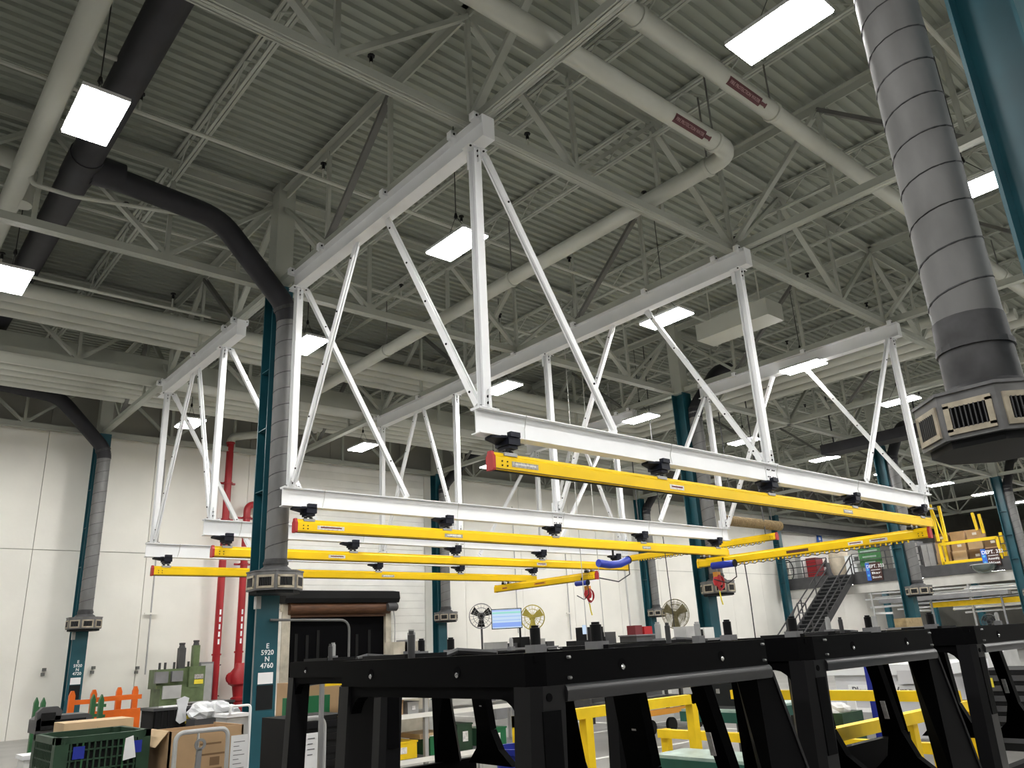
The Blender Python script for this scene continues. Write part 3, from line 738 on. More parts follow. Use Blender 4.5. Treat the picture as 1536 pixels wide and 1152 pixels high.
# ================================================================== black cab frames
CABL, CABW, CABZ = 1.38, 1.32, Z(-0.02)
def cab(x, y, label):
    t = thing('cab_frame', label, 'cab frame', (x, y, 0))
    z = CABZ; L = CABL; W = CABW
    def P(a, b, c): return V((x+a, y+b, c))
    # roof plate and band
    MB().b2(P(0.02, 0.02, z-0.03), P(L-0.02, W-0.02, z-0.010)).build('roof_plate', 'blacksatin', t)
    m = MB()
    out = [(0, 0.05), (0.05, 0), (L-0.03, 0), (L, 0.03), (L, W-0.03), (L-0.03, W), (0.05, W), (0, W-0.05)]
    inn = [(min(max(a, 0.05), L-0.05), min(max(b, 0.05), W-0.05)) for a, b in out]
    n = len(out); zb = z-0.105
    vs = [P(a, b, z) for a, b in out]+[P(a, b, zb) for a, b in out]+[P(a, b, z) for a, b in inn]+[P(a, b, zb) for a, b in inn]
    fs = []
    for i in range(n):
        j = (i+1) % n
        fs += [(i, n+i, n+j, j), (i, j, 2*n+j, 2*n+i), (2*n+i, 2*n+j, 3*n+j, 3*n+i), (n+i, 3*n+i, 3*n+j, n+j)]
    m.add(vs, fs); m.build('roof_band', 'cabband', t)
    # bulged side rails below the band (long sides) and flat headers (ends)
    for yy, s in ((0, -1), (W, 1)):
        sec = [(0.05*-s, 0.0), (-0.012*-s*-1, 0.0)]
        m = MB()
        pf = [(0.0, 0.0), (0.010, -0.010), (0.013, -0.026), (0.008, -0.052), (-0.05, -0.058), (-0.05, 0.0)]
        a0 = P(0.13, yy, zb); b0 = P(L-0.02, yy, zb); nn = len(pf)
        vs = [a0+V((0, s*p, q)) for p, q in pf]+[b0+V((0, s*p, q)) for p, q in pf]
        fs = [(i, (i+1) % nn, nn+(i+1) % nn, nn+i) for i in range(nn)]+[tuple(range(nn))[::-1], tuple(range(nn, 2*nn))]
        m.add(vs, fs); m.build('side_rail', 'cabrail_lit', t, True)
    for xx in (0.0, L-0.06): MB().b2(P(xx+0.012, 0.06, z-0.145), P(xx+0.06, W-0.06, zb)).build('end_header', 'blacksatin', t)
    # corner posts: upright on the left end, leaning out on the right end
    zl = 0.82
    for yy, s in ((0, 1), (W, -1)):
        m = MB()
        m.poly([P(0.0, yy+s*0.03, zb), P(0.03, yy, zb), P(0.13, yy, zb), P(0.13, yy+s*0.11, zb), P(0.0, yy+s*0.11, zb)], (-0.03, 0, zl-zb))
        cp = m.build('corner_post', 'cabpost', t)
        MB().lathe(P(0.055, yy-s*0.001, zb-0.035), [(0.013, -0.002), (0.013, 0.002)], 12, (0, -s, 0)).build('post_hole', 'void', cp)
        MB().b2(P(0.02, yy-s*0.006, zb-0.40), P(0.10, yy, zb-0.075)).build('post_panel', 'blacksatin', cp)
        m = MB()
        tp = [P(L-0.13, yy, zb-0.02), P(L-0.015, yy, zb-0.02), P(L, yy+s*0.05, zb-0.02), P(L-0.08, yy+s*0.14, zb-0.02)]; ex = 0.27 if s > 0 else 0.10; bt = [P(L-0.10, yy, zl), P(L+ex, yy, zl), P(L+ex+0.02, yy+s*0.06, zl), P(L+ex*0.3, yy+s*0.16, zl)]
        m.add(tp+bt, [(0, 1, 2, 3), (7, 6, 5, 4)]+[(i, i+4, (i+1) % 4+4, (i+1) % 4) for i in range(4)])
        sp_ = m.build('slanted_post', 'blacksatin', t)
        MB().tube([P(L-0.012, yy-s*0.004, zb-0.03), P(L+ex, yy-s*0.004, zl)], 0.008, 5).build('edge_bead', 'cabrail_lit', sp_)
    # inner door posts on the leaning end
    for yy, wd, le in ((0.36, 0.075, 0.10), (0.80, 0.17, 0.02)):
        m = MB(); m.bar(P(L-0.05, yy, zb-0.05), P(L+le, yy, zl+0.25), 0.06, wd, (0, 1, 0))
        q = P(L+le, yy, zl+0.25)
        m.poly([q+V((-0.03, -wd/2, 0)), q+V((-0.03, wd/2, 0)), q+V((0.0, wd/2+0.05, -0.14)), q+V((0.02, wd/2+0.18, -0.25)), q+V((0.02, -wd/2-0.18, -0.25)), q+V((0.0, -wd/2-0.05, -0.14))], (0.06, 0, 0))
        d = m.build('door_post', 'blacksatin', t)
        MB().box(P(L-0.01-0.018, yy-0.01, zb-0.33), (0.004, 0.028, 0.10), Matrix.Rotation(-0.22, 3, 'Y')).build('paper_tag', 'stickerw', d)
    # corner gussets of the end opening
    for yy, s in ((0.10, 1), (W-0.10, -1)):
        MB().poly([P(0.015, yy, z-0.14)]+[P(0.015, yy+s*(0.10-0.10*math.sin(q_)), z-0.145-0.12*(1-math.cos(q_))) for q_ in [math.pi/2*i_/5 for i_ in range(6)]], (0.05, 0, 0)).build('corner_gusset', 'blacksatin', t)
    # lower body
    MB().b2(P(-0.04, 0, 0.22), P(L+0.27, W, 0.55)).build('floor_pan', 'blacksatin', t)
    for yy in (0.0, W-0.06): MB().b2(P(-0.04, yy, 0.55), P(L+0.27, yy+0.06, zl)).build('sill', 'blacksatin', t)
    MB().b2(P(-0.05, 0.06, 0.55), P(0.0, W-0.06, zl-0.1)).build('sill', 'blacksatin', t)
    for a, b in ((0.1, 0.1), (L, 0.1), (0.1, W-0.1), (L, W-0.1)): MB().b2(P(a-0.06, b-0.06, 0), P(a+0.06, b+0.06, 0.22)).build('stand_foot', 'greydark', t)
    # dimples with bright studs
    for (a, b, ax) in ((0, 0.42, (-1, 0, 0)), (0, 1.02, (-1, 0, 0)), (0.42, 0, (0, -1, 0)), (1.02, 0, (0, -1, 0))):
        p = P(a, b, z-0.055)
        MB().lathe(p, [(0.020, -0.004), (0.020, 0.0015)], 14, ax).build('dimple', 'void', t)
        MB().lathe(p+V((0, 0, -0.010)), [(0.010, 0), (0.010, 0.006), (0.005, 0.010)], 8, ax).build('stud', 'chrome', t)
    for zz in (-0.02, -0.085):
        for a in (0.15, L-0.06): bolt(P(a, -0.001, z+zz), (0, -1, 0), 0.006, t, 'steel')
    # mounts on the roof
    def mount(a, b, r, h, mm, base=True, name='mount'):
        zz = z-0.012
        if base:
            MB().b2(P(a-r*1.45, b-r*1.45, zz), P(a+r*1.45, b+r*1.45, zz+0.040)).build(name+'_block', 'greymid', t)
            zz += 0.040
        MB().lathe(P(a, b, zz), [(r, 0), (r, h*0.86), (r*0.72, h*0.88), (r*0.72, h)], 14).build(name, mm, t, True)
    mount(0.95, 0.62, 0.027, 0.085, 'black'); mount(0.22, 1.05, 0.018, 0.09, 'greylight'); mount(1.22, 0.25, 0.014, 0.06, 'greylight')
    mount(0.12, 0.90, 0.015, 0.12, 'greydark', False); mount(1.05, 1.15, 0.027, 0.095, 'black')
    MB().b2(P(0.95, 0.55, z-0.012), P(1.22, 0.85, z+0.012)).build('hatch_plate', 'black', t)
    MB().b2(P(0.12, 0.95, z-0.012), P(0.34, 1.3, z+0.016)).build('hatch_plate', 'black', t)
    MB().tube([P(0.5, 1.2, z), P(0.62, 1.25, z+0.02), P(0.75, 1.1, z)], 0.014, 6).build('grab_handle', 'greydark', t)
    return t
cab(1.80, 2.00, 'front black cab frame with two dimples on its near roof band')
cab(3.50, 2.00, 'middle black cab frame of the row in front of the white wrap bin')
cab(5.45, 2.00, 'last black cab frame of the row beside the black crate wall')
cab(2.64, 4.28, 'lone black cab frame standing behind the front cab')
# bent tube standing on the lone cab
t = thing('bent_tube', 'thin bent grey conduit arching from the lettered column over the cabs', 'conduit', (X1-0.2, C1-0.25, 0))
a = at(405, 930, Y=12.6); b = at(524, 930, Y=12.6); c = at(524, 985, Y=12.6)
MB().tube([a]+elbow(b, a, V((b.x, b.y, 0)), 0.18)+[V((b.x, b.y, 0.02))], 0.02, 8).build('tube', 'galv', t, True)
MB().lathe((b.x, b.y, 0), [(0.09, 0), (0.09, 0.02)], 12).build('foot_plate', 'greylight', t)

# ================================================================== roller shutter
t = thing('roller_shutter', 'open roller shutter with dark hood and rusty curtain on the back wall', 'shutter', (13.9, YB, 0))
MB().b2((DX0-0.05, YB-0.01, 0.0), (DX1+0.05, YB+0.02, DZ+0.1)).build('dark_opening', 'void', t)
MB().poly([(DX0-0.35, YB-0.02, Z(1.78)), (DX0-0.35, YB-0.42, Z(1.78)), (DX0-0.35, YB-0.50, Z(1.92)), (DX0-0.35, YB-0.46, Z(2.16)), (DX0-0.35, YB-0.02, Z(2.22))], (DX1-DX0+0.75, 0, 0)).build('hood', 'blackrough', t)
MB().lathe((DX0-0.1, YB-0.2, Z(1.60)), [(0.2, 0), (0.2, DX1-DX0+0.2)], 16, (1, 0, 0)).build('rolled_curtain', 'rust', t, True)
for i in range(3): MB().b2((DX0, YB-0.16, Z(1.32)+0.09*i), (DX1, YB-0.10, Z(1.32)+0.09*i+0.08)).build('curtain_slat', 'rust', t)
for a, b in ((DX0-0.30, DX0), (DX1, DX1+0.22)):
    MB().b2((a, YB-0.16, 0), (b, YB-0.01, Z(1.75))).build('guide_jamb', 'doorframe', t)
MB().b2((DX0-0.62, YB-0.22, 0), (DX0-0.34, YB-0.02, Z(1.5))).build('bollard_post', 'concretepost', t)
MB().lathe((DX1+0.1, YB-0.45, Z(1.62)), [(0.13, -0.22), (0.15, -0.15), (0.15, 0.15), (0.1, 0.2)], 14, (1, 0, 0)).build('motor', 'greydark', t, True)
MB().tube([(DX1+0.35, YB-0.12, Z(1.55)), (DX1+0.42, YB-0.1, Z(1.2)), (DX1+0.42, YB-0.1, 0.6)], 0.02, 6).build('conduit', 'greylight', t)
for xx in (12.3, 12.7, 13.1, 14.6, 15.1):
    MB().b2((xx, YB-0.03, 0.5), (xx+0.10, YB-0.015, Z(0.7)+random.random()*0.3)).build('strip_curtain', 'blackrough', t)

# ================================================================== back-wall services
def redpipe(x, ztop, label, pts, flz):
    t = thing('riser_pipe', label, 'pipe', (x, 25.2, 0))
    MB().tube(pts, 0.115, 14).build('riser', 'redpipe', t, True)
    for zz in flz:
        MB().lathe((x, 25.2, zz), [(0.145, -0.025), (0.145, 0.025)], 14).build('coupling', 'redpipe', t)
    for zz in flz[:2]:
        MB().b2((x-0.28, 25.28, zz-0.03), (x+0.28, 25.34, zz+0.03)).build('bracket', 'redpipe', t)
    for i in range(5): MB().b2((x-0.03, 25.05+0.025, 2.2+0.22*i), (x+0.02, 25.09, 2.2+0.22*i+0.15)).build('stencil_mark', 'textwhite', t)
    return t
zt = Z(6.95)
redpipe(9.55, zt, 'tall straight red riser pipe on the back wall', [(9.55, 25.2, 0), (9.55, 25.2, zt)], [Z(5.6), Z(4.4), Z(0.25), zt])
redpipe(10.25, zt, 'shorter red riser pipe with an elbow and valve near the lettered column', [(10.25, 25.2, 0.9)]+elbow((10.25, 25.2, Z(4.95)), (10.25, 25.2, 0), (12, 25.2, Z(4.95)), 0.25)+[(11.4, 25.2, Z(4.95)), (11.4, 25.2, Z(5.4))], [Z(4.5), Z(3.0), Z(0.3)])
pipe('crossover_pipe', [(9.55, 25.2, zt), (9.55, 25.2, zt+0.1)]+elbow((9.55, 25.2, zt+0.22), (9.55, 25.2, zt), (12.5, 23.4, zt+0.5), 0.2)+[(14.5, 22.2, zt+0.75)], 0.13, 'pipe', 'pale pipe leaving the top of the tall red riser')
t = thing('alarm_valve', 'bulky red fire alarm valve at the foot of the shorter red riser', 'valve', (10.25, 25.0, 0))
MB().lathe((10.25, 25.0, 0), [(0.17, 0.0), (0.17, 0.5), (0.25, 0.55), (0.25, 0.62), (0.18, 0.66), (0.22, 0.95), (0.34, 1.02), (0.34, 1.30), (0.18, 1.5), (0.14, 1.62)], 14).build('valve_body', 'redpipe', t, True)
MB().lathe((9.95, 24.95, 1.2), [(0.14, -0.05), (0.17, 0), (0.14, 0.05)], 12, (0, 1, 0)).build('handwheel', 'redpipe', t, True)
for k in range(3): MB().tube([(10.6+0.06*k, 25.2, 0.3), (10.6+0.06*k, 25.2, 1.7+0.2*k)], 0.025, 6).build('trim_pipe', 'redpipe', t)
pts = [(9.75+math.cos(a)*0.28, 25.3, 1.15+math.sin(a)*0.45) for a in [math.pi/2+i*math.pi/8 for i in range(9)]]
MB().tube(pts, 0.018, 5).build('hose_loop', 'cable', t)
for px, py0, py1, lab in ((248, 690, 1010, 'thin conduit with a cross clip left of the red risers'), (768, 760, 950, 'thin conduit on the cream panels above the screen'), (845, 790, 960, 'thin conduit on the cream panels right of the yellow fan')):
    a = at(px, py0, Y=25.52); b = V((a.x, a.y, at(px, py1, Y=25.52).z))
    t = thing('wall_conduit', lab, 'conduit', b)
    MB().tube([a, b], 0.022, 6).build('tube', 'greylight', t)
    zc = at(px, 920, Y=25.52).z
    MB().b2((a.x-0.18, a.y-0.03, zc-0.025), (a.x+0.18, a.y+0.03, zc+0.025)).build('cross_clip', 'wall', t)
for px, py in ((65, 1008), (139, 1005), (205, 1005), (131, 642), (312, 1002)):
    p = at(px, py, Y=25.55)
    single('wall_bracket', MB().b2((p.x-0.05, p.y-0.06, p.z-0.1), (p.x+0.03, p.y+0.05, p.z-0.02)).b2((p.x-0.03, p.y-0.08, p.z+0.02), (p.x+0.05, p.y+0.05, p.z+0.1)), 'rooflink', 'small dark bracket fixed to the cream wall panels', 'bracket', p, 'small brackets on the back wall')
# green hydraulic unit
gx, gy = 8.05, 24.4
t = thing('hydraulic_unit', 'olive green hydraulic machine with two tall posts in front of the wall', 'machine', (gx, gy, 0))
MB().b2((gx-0.45, gy-0.4, 0.0), (gx+0.75, gy+0.45, 1.05)).build('base_tank', 'greenmach', t)
MB().b2((gx+0.30, gy-0.42, 1.05), (gx+0.75, gy+0.4, 1.60)).build('pump_housing', 'greenmach', t)
MB().b2((gx-0.55, gy-0.3, 1.05), (gx+0.30, gy+0.4, 1.56)).build('valve_block', 'greenmach', t)
MB().b2((gx-0.62, gy-0.45, 1.20), (gx-0.28, gy-0.3, 1.5)).build('control_box', 'greymid', t)
MB().b2((gx-0.18, gy-0.45, 1.22), (gx+0.12, gy-0.3, 1.5)).build('control_box', 'greymid', t)
MB().b2((gx-0.40, gy-0.46, 0.78), (gx+0.1, gy-0.4, 1.12)).build('control_box', 'greylight', t)
MB().b2((gx+0.45, gy-0.435, 1.12), (gx+0.70, gy-0.42, 1.24)).build('warning_plate', 'yellowtag', t)
MB().b2((gx+0.45, gy-0.435, 1.26), (gx+0.70, gy-0.42, 1.38)).build('warning_plate', 'stickerg', t)
for k, (a, h, mm) in enumerate(((0.18, 2.12, 'greydark'), (0.58, 2.18, 'greenmach'))):
    MB().b2((gx+a-0.09, gy-0.1, 1.5), (gx+a+0.09, gy+0.1, h)).build('cylinder_post', mm, t)
    MB().lathe((gx+a, gy, h), [(0.09, 0), (0.07, 0.08), (0.085, 0.1), (0.085, 0.14)], 10).build('post_cap', 'greydark', t)
for a in (-0.4, -0.25, 0.0, 0.4, 0.55): MB().tube([(gx+a, gy, 1.5), (gx+a, gy, 1.74)], 0.035, 8).build('hose_fitting', 'greydark', t)
t = thing('electrical_cabinet', 'tall narrow grey electrical cabinet beside the green machine', 'cabinet', (gx+1.05, 24.9, 0))
MB().b2((gx+0.85, 24.7, 0.0), (gx+1.25, 25.2, Z(0.05))).build('body', 'greymid', t)
MB().b2((gx+0.88, 24.68, 0.25), (gx+1.22, 24.7, Z(0.0))).build('door', 'greylight', t)
MB().b2((gx+1.25, 25.1, 1.3), (gx+1.37, 25.2, 1.7)).build('side_box', 'greymid', t)
# orange rack, green stakes, black seats
ox, oy = 3.80, 16.9
t = thing('orange_rack', 'orange steel rack frame with rounded post tops near the wall', 'rack', (ox, oy, 0))
for a, b in ((0, 0), (0.34, -0.1), (0.95, 0.55), (1.22, 0.45)):
    m = MB(); m.b2((ox+a-0.05, oy+b-0.04, 0), (ox+a+0.05, oy+b+0.04, 1.22)); m.poly([(ox+a-0.05, oy+b-0.04, 1.22), (ox+a+0.05, oy+b-0.04, 1.22), (ox+a+0.02, oy+b-0.04, 1.30), (ox+a-0.02, oy+b-0.04, 1.30)], (0, 0.08, 0))
    m.build('post', 'orange', t)
for z0, z1 in ((0.55, 0.92), (1.08, 1.16)): MB().b2((ox+0.30, oy-0.06, z0), (ox+1.2, oy-0.01, z1)).build('side_plate', 'orange', t)
MB().bar((ox, oy, 1.1), (ox+0.34, oy-0.1, 1.1), 0.05, 0.08).build('end_rail', 'orange', t)
MB().bar((ox+0.34, oy-0.1, 1.12), (ox+1.22, oy+0.45, 1.12), 0.05, 0.08).build('diagonal_rail', 'orange', t)
for (a, lab) in (((3.2, 16.7), 'pair of green slotted stakes at the end of the wire crate'), ((3.98, 16.15), 'pair of green slotted stakes in front of the orange rack')):
    t = thing('stake_frame', lab, 'rack', (*a, 0))
    for k in (0, 1):
        q = V((a[0]+0.02*k, a[1]-0.45*k, 0))
        m = MB(); m.b2(q+V((-0.035, -0.05, 0)), q+V((0.035, 0.05, 1.15))); m.poly([q+V((-0.035, -0.05, 1.15)), q+V((0.035, -0.05, 1.15)), q+V((0.0, -0.05, 1.24))], (0, 0.1, 0))
        m.build('stake', 'greenpost', t)
        for j in range(5): MB().b2(q+V((0.03, -0.03, 0.35+0.17*j)), q+V((0.08, 0.03, 0.40+0.17*j))).build('stake_tooth', 'greenpost', t)
    MB().b2((a[0]-0.04, a[1]-0.5, 0.25), (a[0]+0.06, a[1]+0.05, 0.35)).build('cross_rail', 'greenpost', t)
t = thing('white_pedestal', 'white box pedestal below the green stakes by the wall', 'box', (2.55, 13.2, 0))
MB().b2((2.45, 13.05, 0), (2.75, 13.45, 0.55)).build('body', 'whitebox', t); MB().b2((2.42, 13.02, 0.55), (2.78, 13.48, 0.6)).build('lid', 'white', t)
for i, (px, py, w, h, lab) in enumerate(((72, 1078, 0.26, 0.14, 'black padded seat shell leaning behind the wire crate'), (95, 1085, 0.62, 0.10, 'flat dark grey tray lying on the wire crate'))):
    p = at(px, py, Y=12.2)
    m = MB(); m.poly([p+V((-w/2, 0, -h)), p+V((w/2, 0, -h)), p+V((w/2+0.03, 0, h*0.6)), p+V((w/2-0.03, 0.0, h)), p+V((-w/2+0.06, 0.0, h)), p+V((-w/2, 0, h*0.6))], (0, 0.12+0.35*i, 0))
    t = thing('seat_shell' if i == 0 else 'tray', lab, 'seat' if i == 0 else 'tray', V((p.x, p.y, p.z-h)))
    m.build('shell', 'greydark', t)
    MB().b2(p+V((-w/2+0.05, -0.02, -h*0.6)), p+V((w/2-0.05, 0, h*0.5))).build('pad', 'blackrough', t)
    MB().b2((p.x-0.05, p.y+0.05, 0), (p.x+0.05, p.y+0.1, p.z-h)).build('support_leg', 'greydark', t)

# green collapsible wire crate
cx0, cx1, cy0, cy1, cz = 1.92, 2.78, 8.95, 9.95, 1.05
t = thing('wire_crate', 'dark green collapsible plastic crate with a ribbed grid side', 'crate', ((cx0+cx1)/2, (cy0+cy1)/2, 0))
MB().b2((cx0+0.03, cy0+0.03, 0.10), (cx1-0.03, cy1-0.03, 0.16)).build('pallet_base', 'greenbin', t)
for a, b in ((cx0+0.06, cy0+0.06), (cx1-0.06, cy0+0.06), (cx0+0.06, cy1-0.06), (cx1-0.06, cy1-0.06)):
    MB().b2((a-0.06, b-0.06, 0), (a+0.06, b+0.06, cz)).build('corner_post', 'greenbin', t)
for lo, hi in (((cx0, cy0, cz-0.06), (cx1, cy0+0.05, cz)), ((cx0, cy1-0.05, cz-0.06), (cx1, cy1, cz)), ((cx0, cy0, cz-0.06), (cx0+0.05, cy1, cz)), ((cx1-0.05, cy0, cz-0.06), (cx1, cy1, cz))):
    MB().b2(lo, hi).build('top_rim', 'greenbin', t)
for lo, hi in (((cx0+0.06, cy0+0.03, 0.16), (cx1-0.06, cy0+0.04, cz-0.05)), ((cx0+0.03, cy0+0.06, 0.16), (cx0+0.04, cy1-0.06, cz-0.05)), ((cx0+0.06, cy1-0.04, 0.16), (cx1-0.06, cy1-0.03, cz-0.05)), ((cx1-0.04, cy0+0.06, 0.16), (cx1-0.03, cy1-0.06, cz-0.05))):
    MB().b2(lo, hi).build('side_wall', 'blackrough', t)
for i in range(12):
    x = cx0+0.14+i*(cx1-cx0-0.28)/11
    MB().b2((x-0.008, cy0+0.005, 0.16), (x+0.008, cy0+0.03, cz-0.06)).build('grid_rib', 'greenbin' if i not in (2, 9) else 'greenpost', t)
    y = cy0+0.14+i*(cy1-cy0-0.28)/11
    MB().b2((cx0+0.005, y-0.008, 0.16), (cx0+0.03, y+0.008, cz-0.06)).build('grid_rib', 'greenbin', t)
for j in range(9):
    z = 0.22+0.088*j
    MB().b2((cx0+0.1, cy0+0.008, z-0.007), (cx1-0.1, cy0+0.03, z+0.007)).build('grid_rib', 'greenbin', t)
    MB().b2((cx0+0.008, cy0+0.1, z-0.007), (cx0+0.03, cy1-0.1, z+0.007)).build('grid_rib', 'greenbin', t)
for x in (cx0+0.20, cx1-0.14): MB().b2((x-0.04, cy0-0.004, cz-0.2), (x+0.06, cy0+0.01, cz-0.09)).build('blue_latch', 'bluebin', t)
MB().poly([(cx1-0.24, cy0-0.01, cz-0.06), (cx1-0.17, cy0-0.01, cz-0.04), (cx1-0.13, cy0-0.012, cz-0.24), (cx1-0.25, cy0-0.012, cz-0.26)], (0, -0.002, 0)).build('paper_tag', 'paper', t)
# folded cardboard on it, carton beside
single('flat_carton', MB().box((2.75, 11.0, 1.0), (0.75, 0.5, 0.16)).box((2.75, 10.74, 0.96), (0.04, 0.01, 0.12)), 'cardlite', 'long tan carton lying behind the wire crate', 'box', (2.75, 11.0, 0.92))
single('carton_stand', MB().box((2.75, 11.05, 0.46), (0.9, 0.6, 0.9)), 'greydark', 'dark stack under the long tan carton', 'stack', (2.75, 11.05, 0))
bx0, bx1, by0, by1, bz = 2.90, 3.66, 8.75, 9.55, 1.02
t = thing('cardboard_box', 'large open brown cardboard gaylord box behind the handled cart', 'box', ((bx0+bx1)/2, (by0+by1)/2, 0))
for lo, hi in (((bx0, by0, 0), (bx1, by0+0.02, bz)), ((bx0, by1-0.02, 0), (bx1, by1, bz-0.02)), ((bx0, by0, 0), (bx0+0.02, by1, bz)), ((bx1-0.02, by0, 0), (bx1, by1, bz))): MB().b2(lo, hi).build('wall', 'card', t)
MB().poly([(bx0, by0+0.05, bz), (bx0, by1-0.2, bz), (bx0-0.10, by1-0.25, bz-0.14), (bx0-0.10, by0+0.1, bz-0.14)], (0.012, 0, 0.006)).build('flap', 'cardlite', t)
MB().b2((bx0+0.02, by0+0.02, 0.6), (bx1-0.02, by1-0.02, 0.62)).build('inner_pad', 'carddark', t)
for i, (w, z) in enumerate(((0.22, 0.86), (0.30, 0.76), (0.26, 0.62), (0.34, 0.5))):
    MB().b2((bx0+0.42-w/2, by0-0.002, z), (bx0+0.42+w/2, by0, z+0.018)).build('print_line', 'carddark', t)
MB().b2((bx0+0.42, by0-0.002, 0.66), (bx0+0.52, by0, 0.74)).build('print_mark', 'carddark', t)
MB().b2((bx1-0.13, by0-0.006, 0.55), (bx1+0.05, by0-0.002, 0.92)).build('shipping_sheet', 'paper', t)
for i in range(7): MB().b2((bx1-0.10, by0-0.008, 0.60+0.042*i), (bx1+0.02-0.03*(i % 3), by0-0.006, 0.606+0.042*i)).build('sheet_print', 'textdark', t)
def wrench(p, L, t, tilt=0.0):
    """flat ring-and-jaw spanner hanging at p, in the XZ plane"""
    R = Matrix.Rotation(tilt, 3, 'Y'); m = MB(); n = 14
    o = [V((math.cos(a)*0.055, 0, math.sin(a)*0.055)) for a in [2*math.pi*i/n for i in range(n)]]
    q = [v*0.55 for v in o]
    vs = [p+R@v for v in o]+[p+R@v for v in q]+[p+R@v+V((0, 0.015, 0)) for v in o]+[p+R@v+V((0, 0.015, 0)) for v in q]
    fs = []
    for i in range(n):
        j = (i+1) % n; fs += [(i, j, n+j, n+i), (2*n+i, 3*n+i, 3*n+j, 2*n+j), (i, 2*n+i, 2*n+j, j), (n+i, n+j, 3*n+j, 3*n+i)]
    m.add(vs, fs)
    sh = [(-0.022, -0.045), (0.022, -0.045), (0.032, -L*0.55), (0.05, -L), (-0.05, -L), (-0.032, -L*0.55)]
    m.poly([p+R@V((a, 0, b)) for a, b in sh], (0, 0.015, 0))
    m.build('spanner', 'steel', t)
    MB().box(p+R@V((0, -0.004, -L*0.55)), (0.05, 0.004, 0.09), R).build('grip_tape', 'yellowtag', t)
def cart(x0, x1, y, ztop, label, spp, L, m='greylight', sheet=None):
    t = thing('hand_cart', label, 'cart', ((x0+x1)/2, y, 0))
    r = 0.022; h = [V((x0, y, 0.12))]+elbow((x0, y, ztop), (x0, y, 0), (x1, y, ztop), 0.09)+elbow((x1, y, ztop), (x0, y, ztop), (x1, y, 0), 0.09)+[V((x1, y, 0.12))]
    MB().tube(h, r, 8).build('handle_frame', m, t, True)
    MB().tube([((x0+x1)/2-0.04, y, ztop), ((x0+x1)/2-0.04, y, 0.3)], 0.012, 6).build('centre_rod', m, t)
    MB().b2((x0, y, 0.10), (x1, y+0.22, 0.14)).build('deck', 'greydark', t)
    for x in (x0+0.06, x1-0.06):
        for yy in (y+0.03, y+0.19): MB().lathe((x-0.015, yy, 0.05), [(0.05, 0), (0.05, 0.03)], 12, (1, 0, 0)).build('wheel', 'black', t)
    wrench(V((spp, y-0.035, ztop-0.12)), L, t, 0.06)
    if sheet:
        MB().b2((sheet[0], y-0.05, sheet[2]), (sheet[1], y-0.045, sheet[3])).build('work_sheet', 'paper', t)
        MB().b2((sheet[0]+0.01, y-0.054, sheet[2]+0.012), (sheet[0]+0.085, y-0.051, sheet[2]+0.026)).build('sheet_stripe', 'maroon', t)
        for i in range(4): MB().b2((sheet[0]+0.02, y-0.054, sheet[3]-0.05-0.045*i), (sheet[0]+0.09-0.02*(i % 2), y-0.051, sheet[3]-0.042-0.045*i)).build('sheet_print', 'textdark', t)
    return t
a = at(265, 1090, Y=8.35); b = at(343, 1087, Y=8.35)
cart(a.x, b.x, 8.35, 1.03, 'grey tubular hand cart with a big spanner before the cardboard box', (a.x*0.55+b.x*0.45), 0.62)
a = at(447, 1068, Y=7.2); b = at(487, 1066, Y=7.2)
cart(a.x-0.05, b.x, 7.2, 1.12, 'hand cart with a big spanner and a white work sheet by the cabs', a.x+0.01, 0.5, sheet=(a.x+0.06, a.x+0.20, 0.68, 1.0))
# black totes with white film behind the box
for i, (px0, px1, py, Y, h, lab) in enumerate(((232, 292, 1063, 13.6, 0.95, 'black slatted tote beside the white film bundle'), (285, 350, 1055, 14.6, 0.9, 'black tote holding the white film bundle'))):
    a = at(px0, py, Y=Y); b = at(px1, py, Y=Y); zt_ = a.z
    t = thing('black_tote', lab, 'tote', ((a.x+b.x)/2, Y, 0))
    for lo, hi in (((a.x, Y, 0), (b.x, Y+0.03, zt_)), ((a.x, Y+0.6, 0), (b.x, Y+0.63, zt_)), ((a.x, Y, 0), (a.x+0.03, Y+0.63, zt_)), ((b.x-0.03, Y, 0), (b.x, Y+0.63, zt_))): MB().b2(lo, hi).build('side', 'blackrough', t)
    for j in range(7): MB().b2((a.x+0.02+j*(b.x-a.x-0.06)/6, Y-0.012, zt_-0.5), (a.x+0.045+j*(b.x-a.x-0.06)/6, Y, zt_-0.05)).build('rib', 'black', t)
    MB().b2((a.x-0.02, Y-0.02, zt_-0.04), (b.x+0.02, Y+0.65, zt_)).build('lid', 'greydark', t)
    if i == 0:
        MB().b2((b.x-0.14, Y-0.018, zt_-0.26), (b.x-0.06, Y-0.012, zt_-0.14)).build('yellow_tag', 'yellowtag', t)
        MB().b2((a.x+0.12, Y-0.02, zt_), (a.x+0.5, Y+0.2, zt_+0.02)).build('paper_stack', 'paper', t)
random.seed(3)
p = at(315, 1066, Y=13.4); t = thing('film_bundle', 'crumpled white plastic film bulging out of the tote', 'film', V((p.x, p.y, p.z-0.18)))
def blob(c, rx, ry, rz, n=12, k=8, rough=0.22):
    m = MB(); vs = []; 
    for i in range(k+1):
        th = math.pi*i/k
        for j in range(n):
            ph = 2*math.pi*j/n; q = 1+rough*(random.random()-0.5)*2*math.sin(th)
            vs.append(V(c)+V((rx*q*math.sin(th)*math.cos(ph), ry*q*math.sin(th)*math.sin(ph), rz*q*math.cos(th))))
    fs = [(i*n+j, (i+1)*n+j, (i+1)*n+(j+1) % n, i*n+(j+1) % n) for i in range(k) for j in range(n)]
    return m.add(vs, fs)
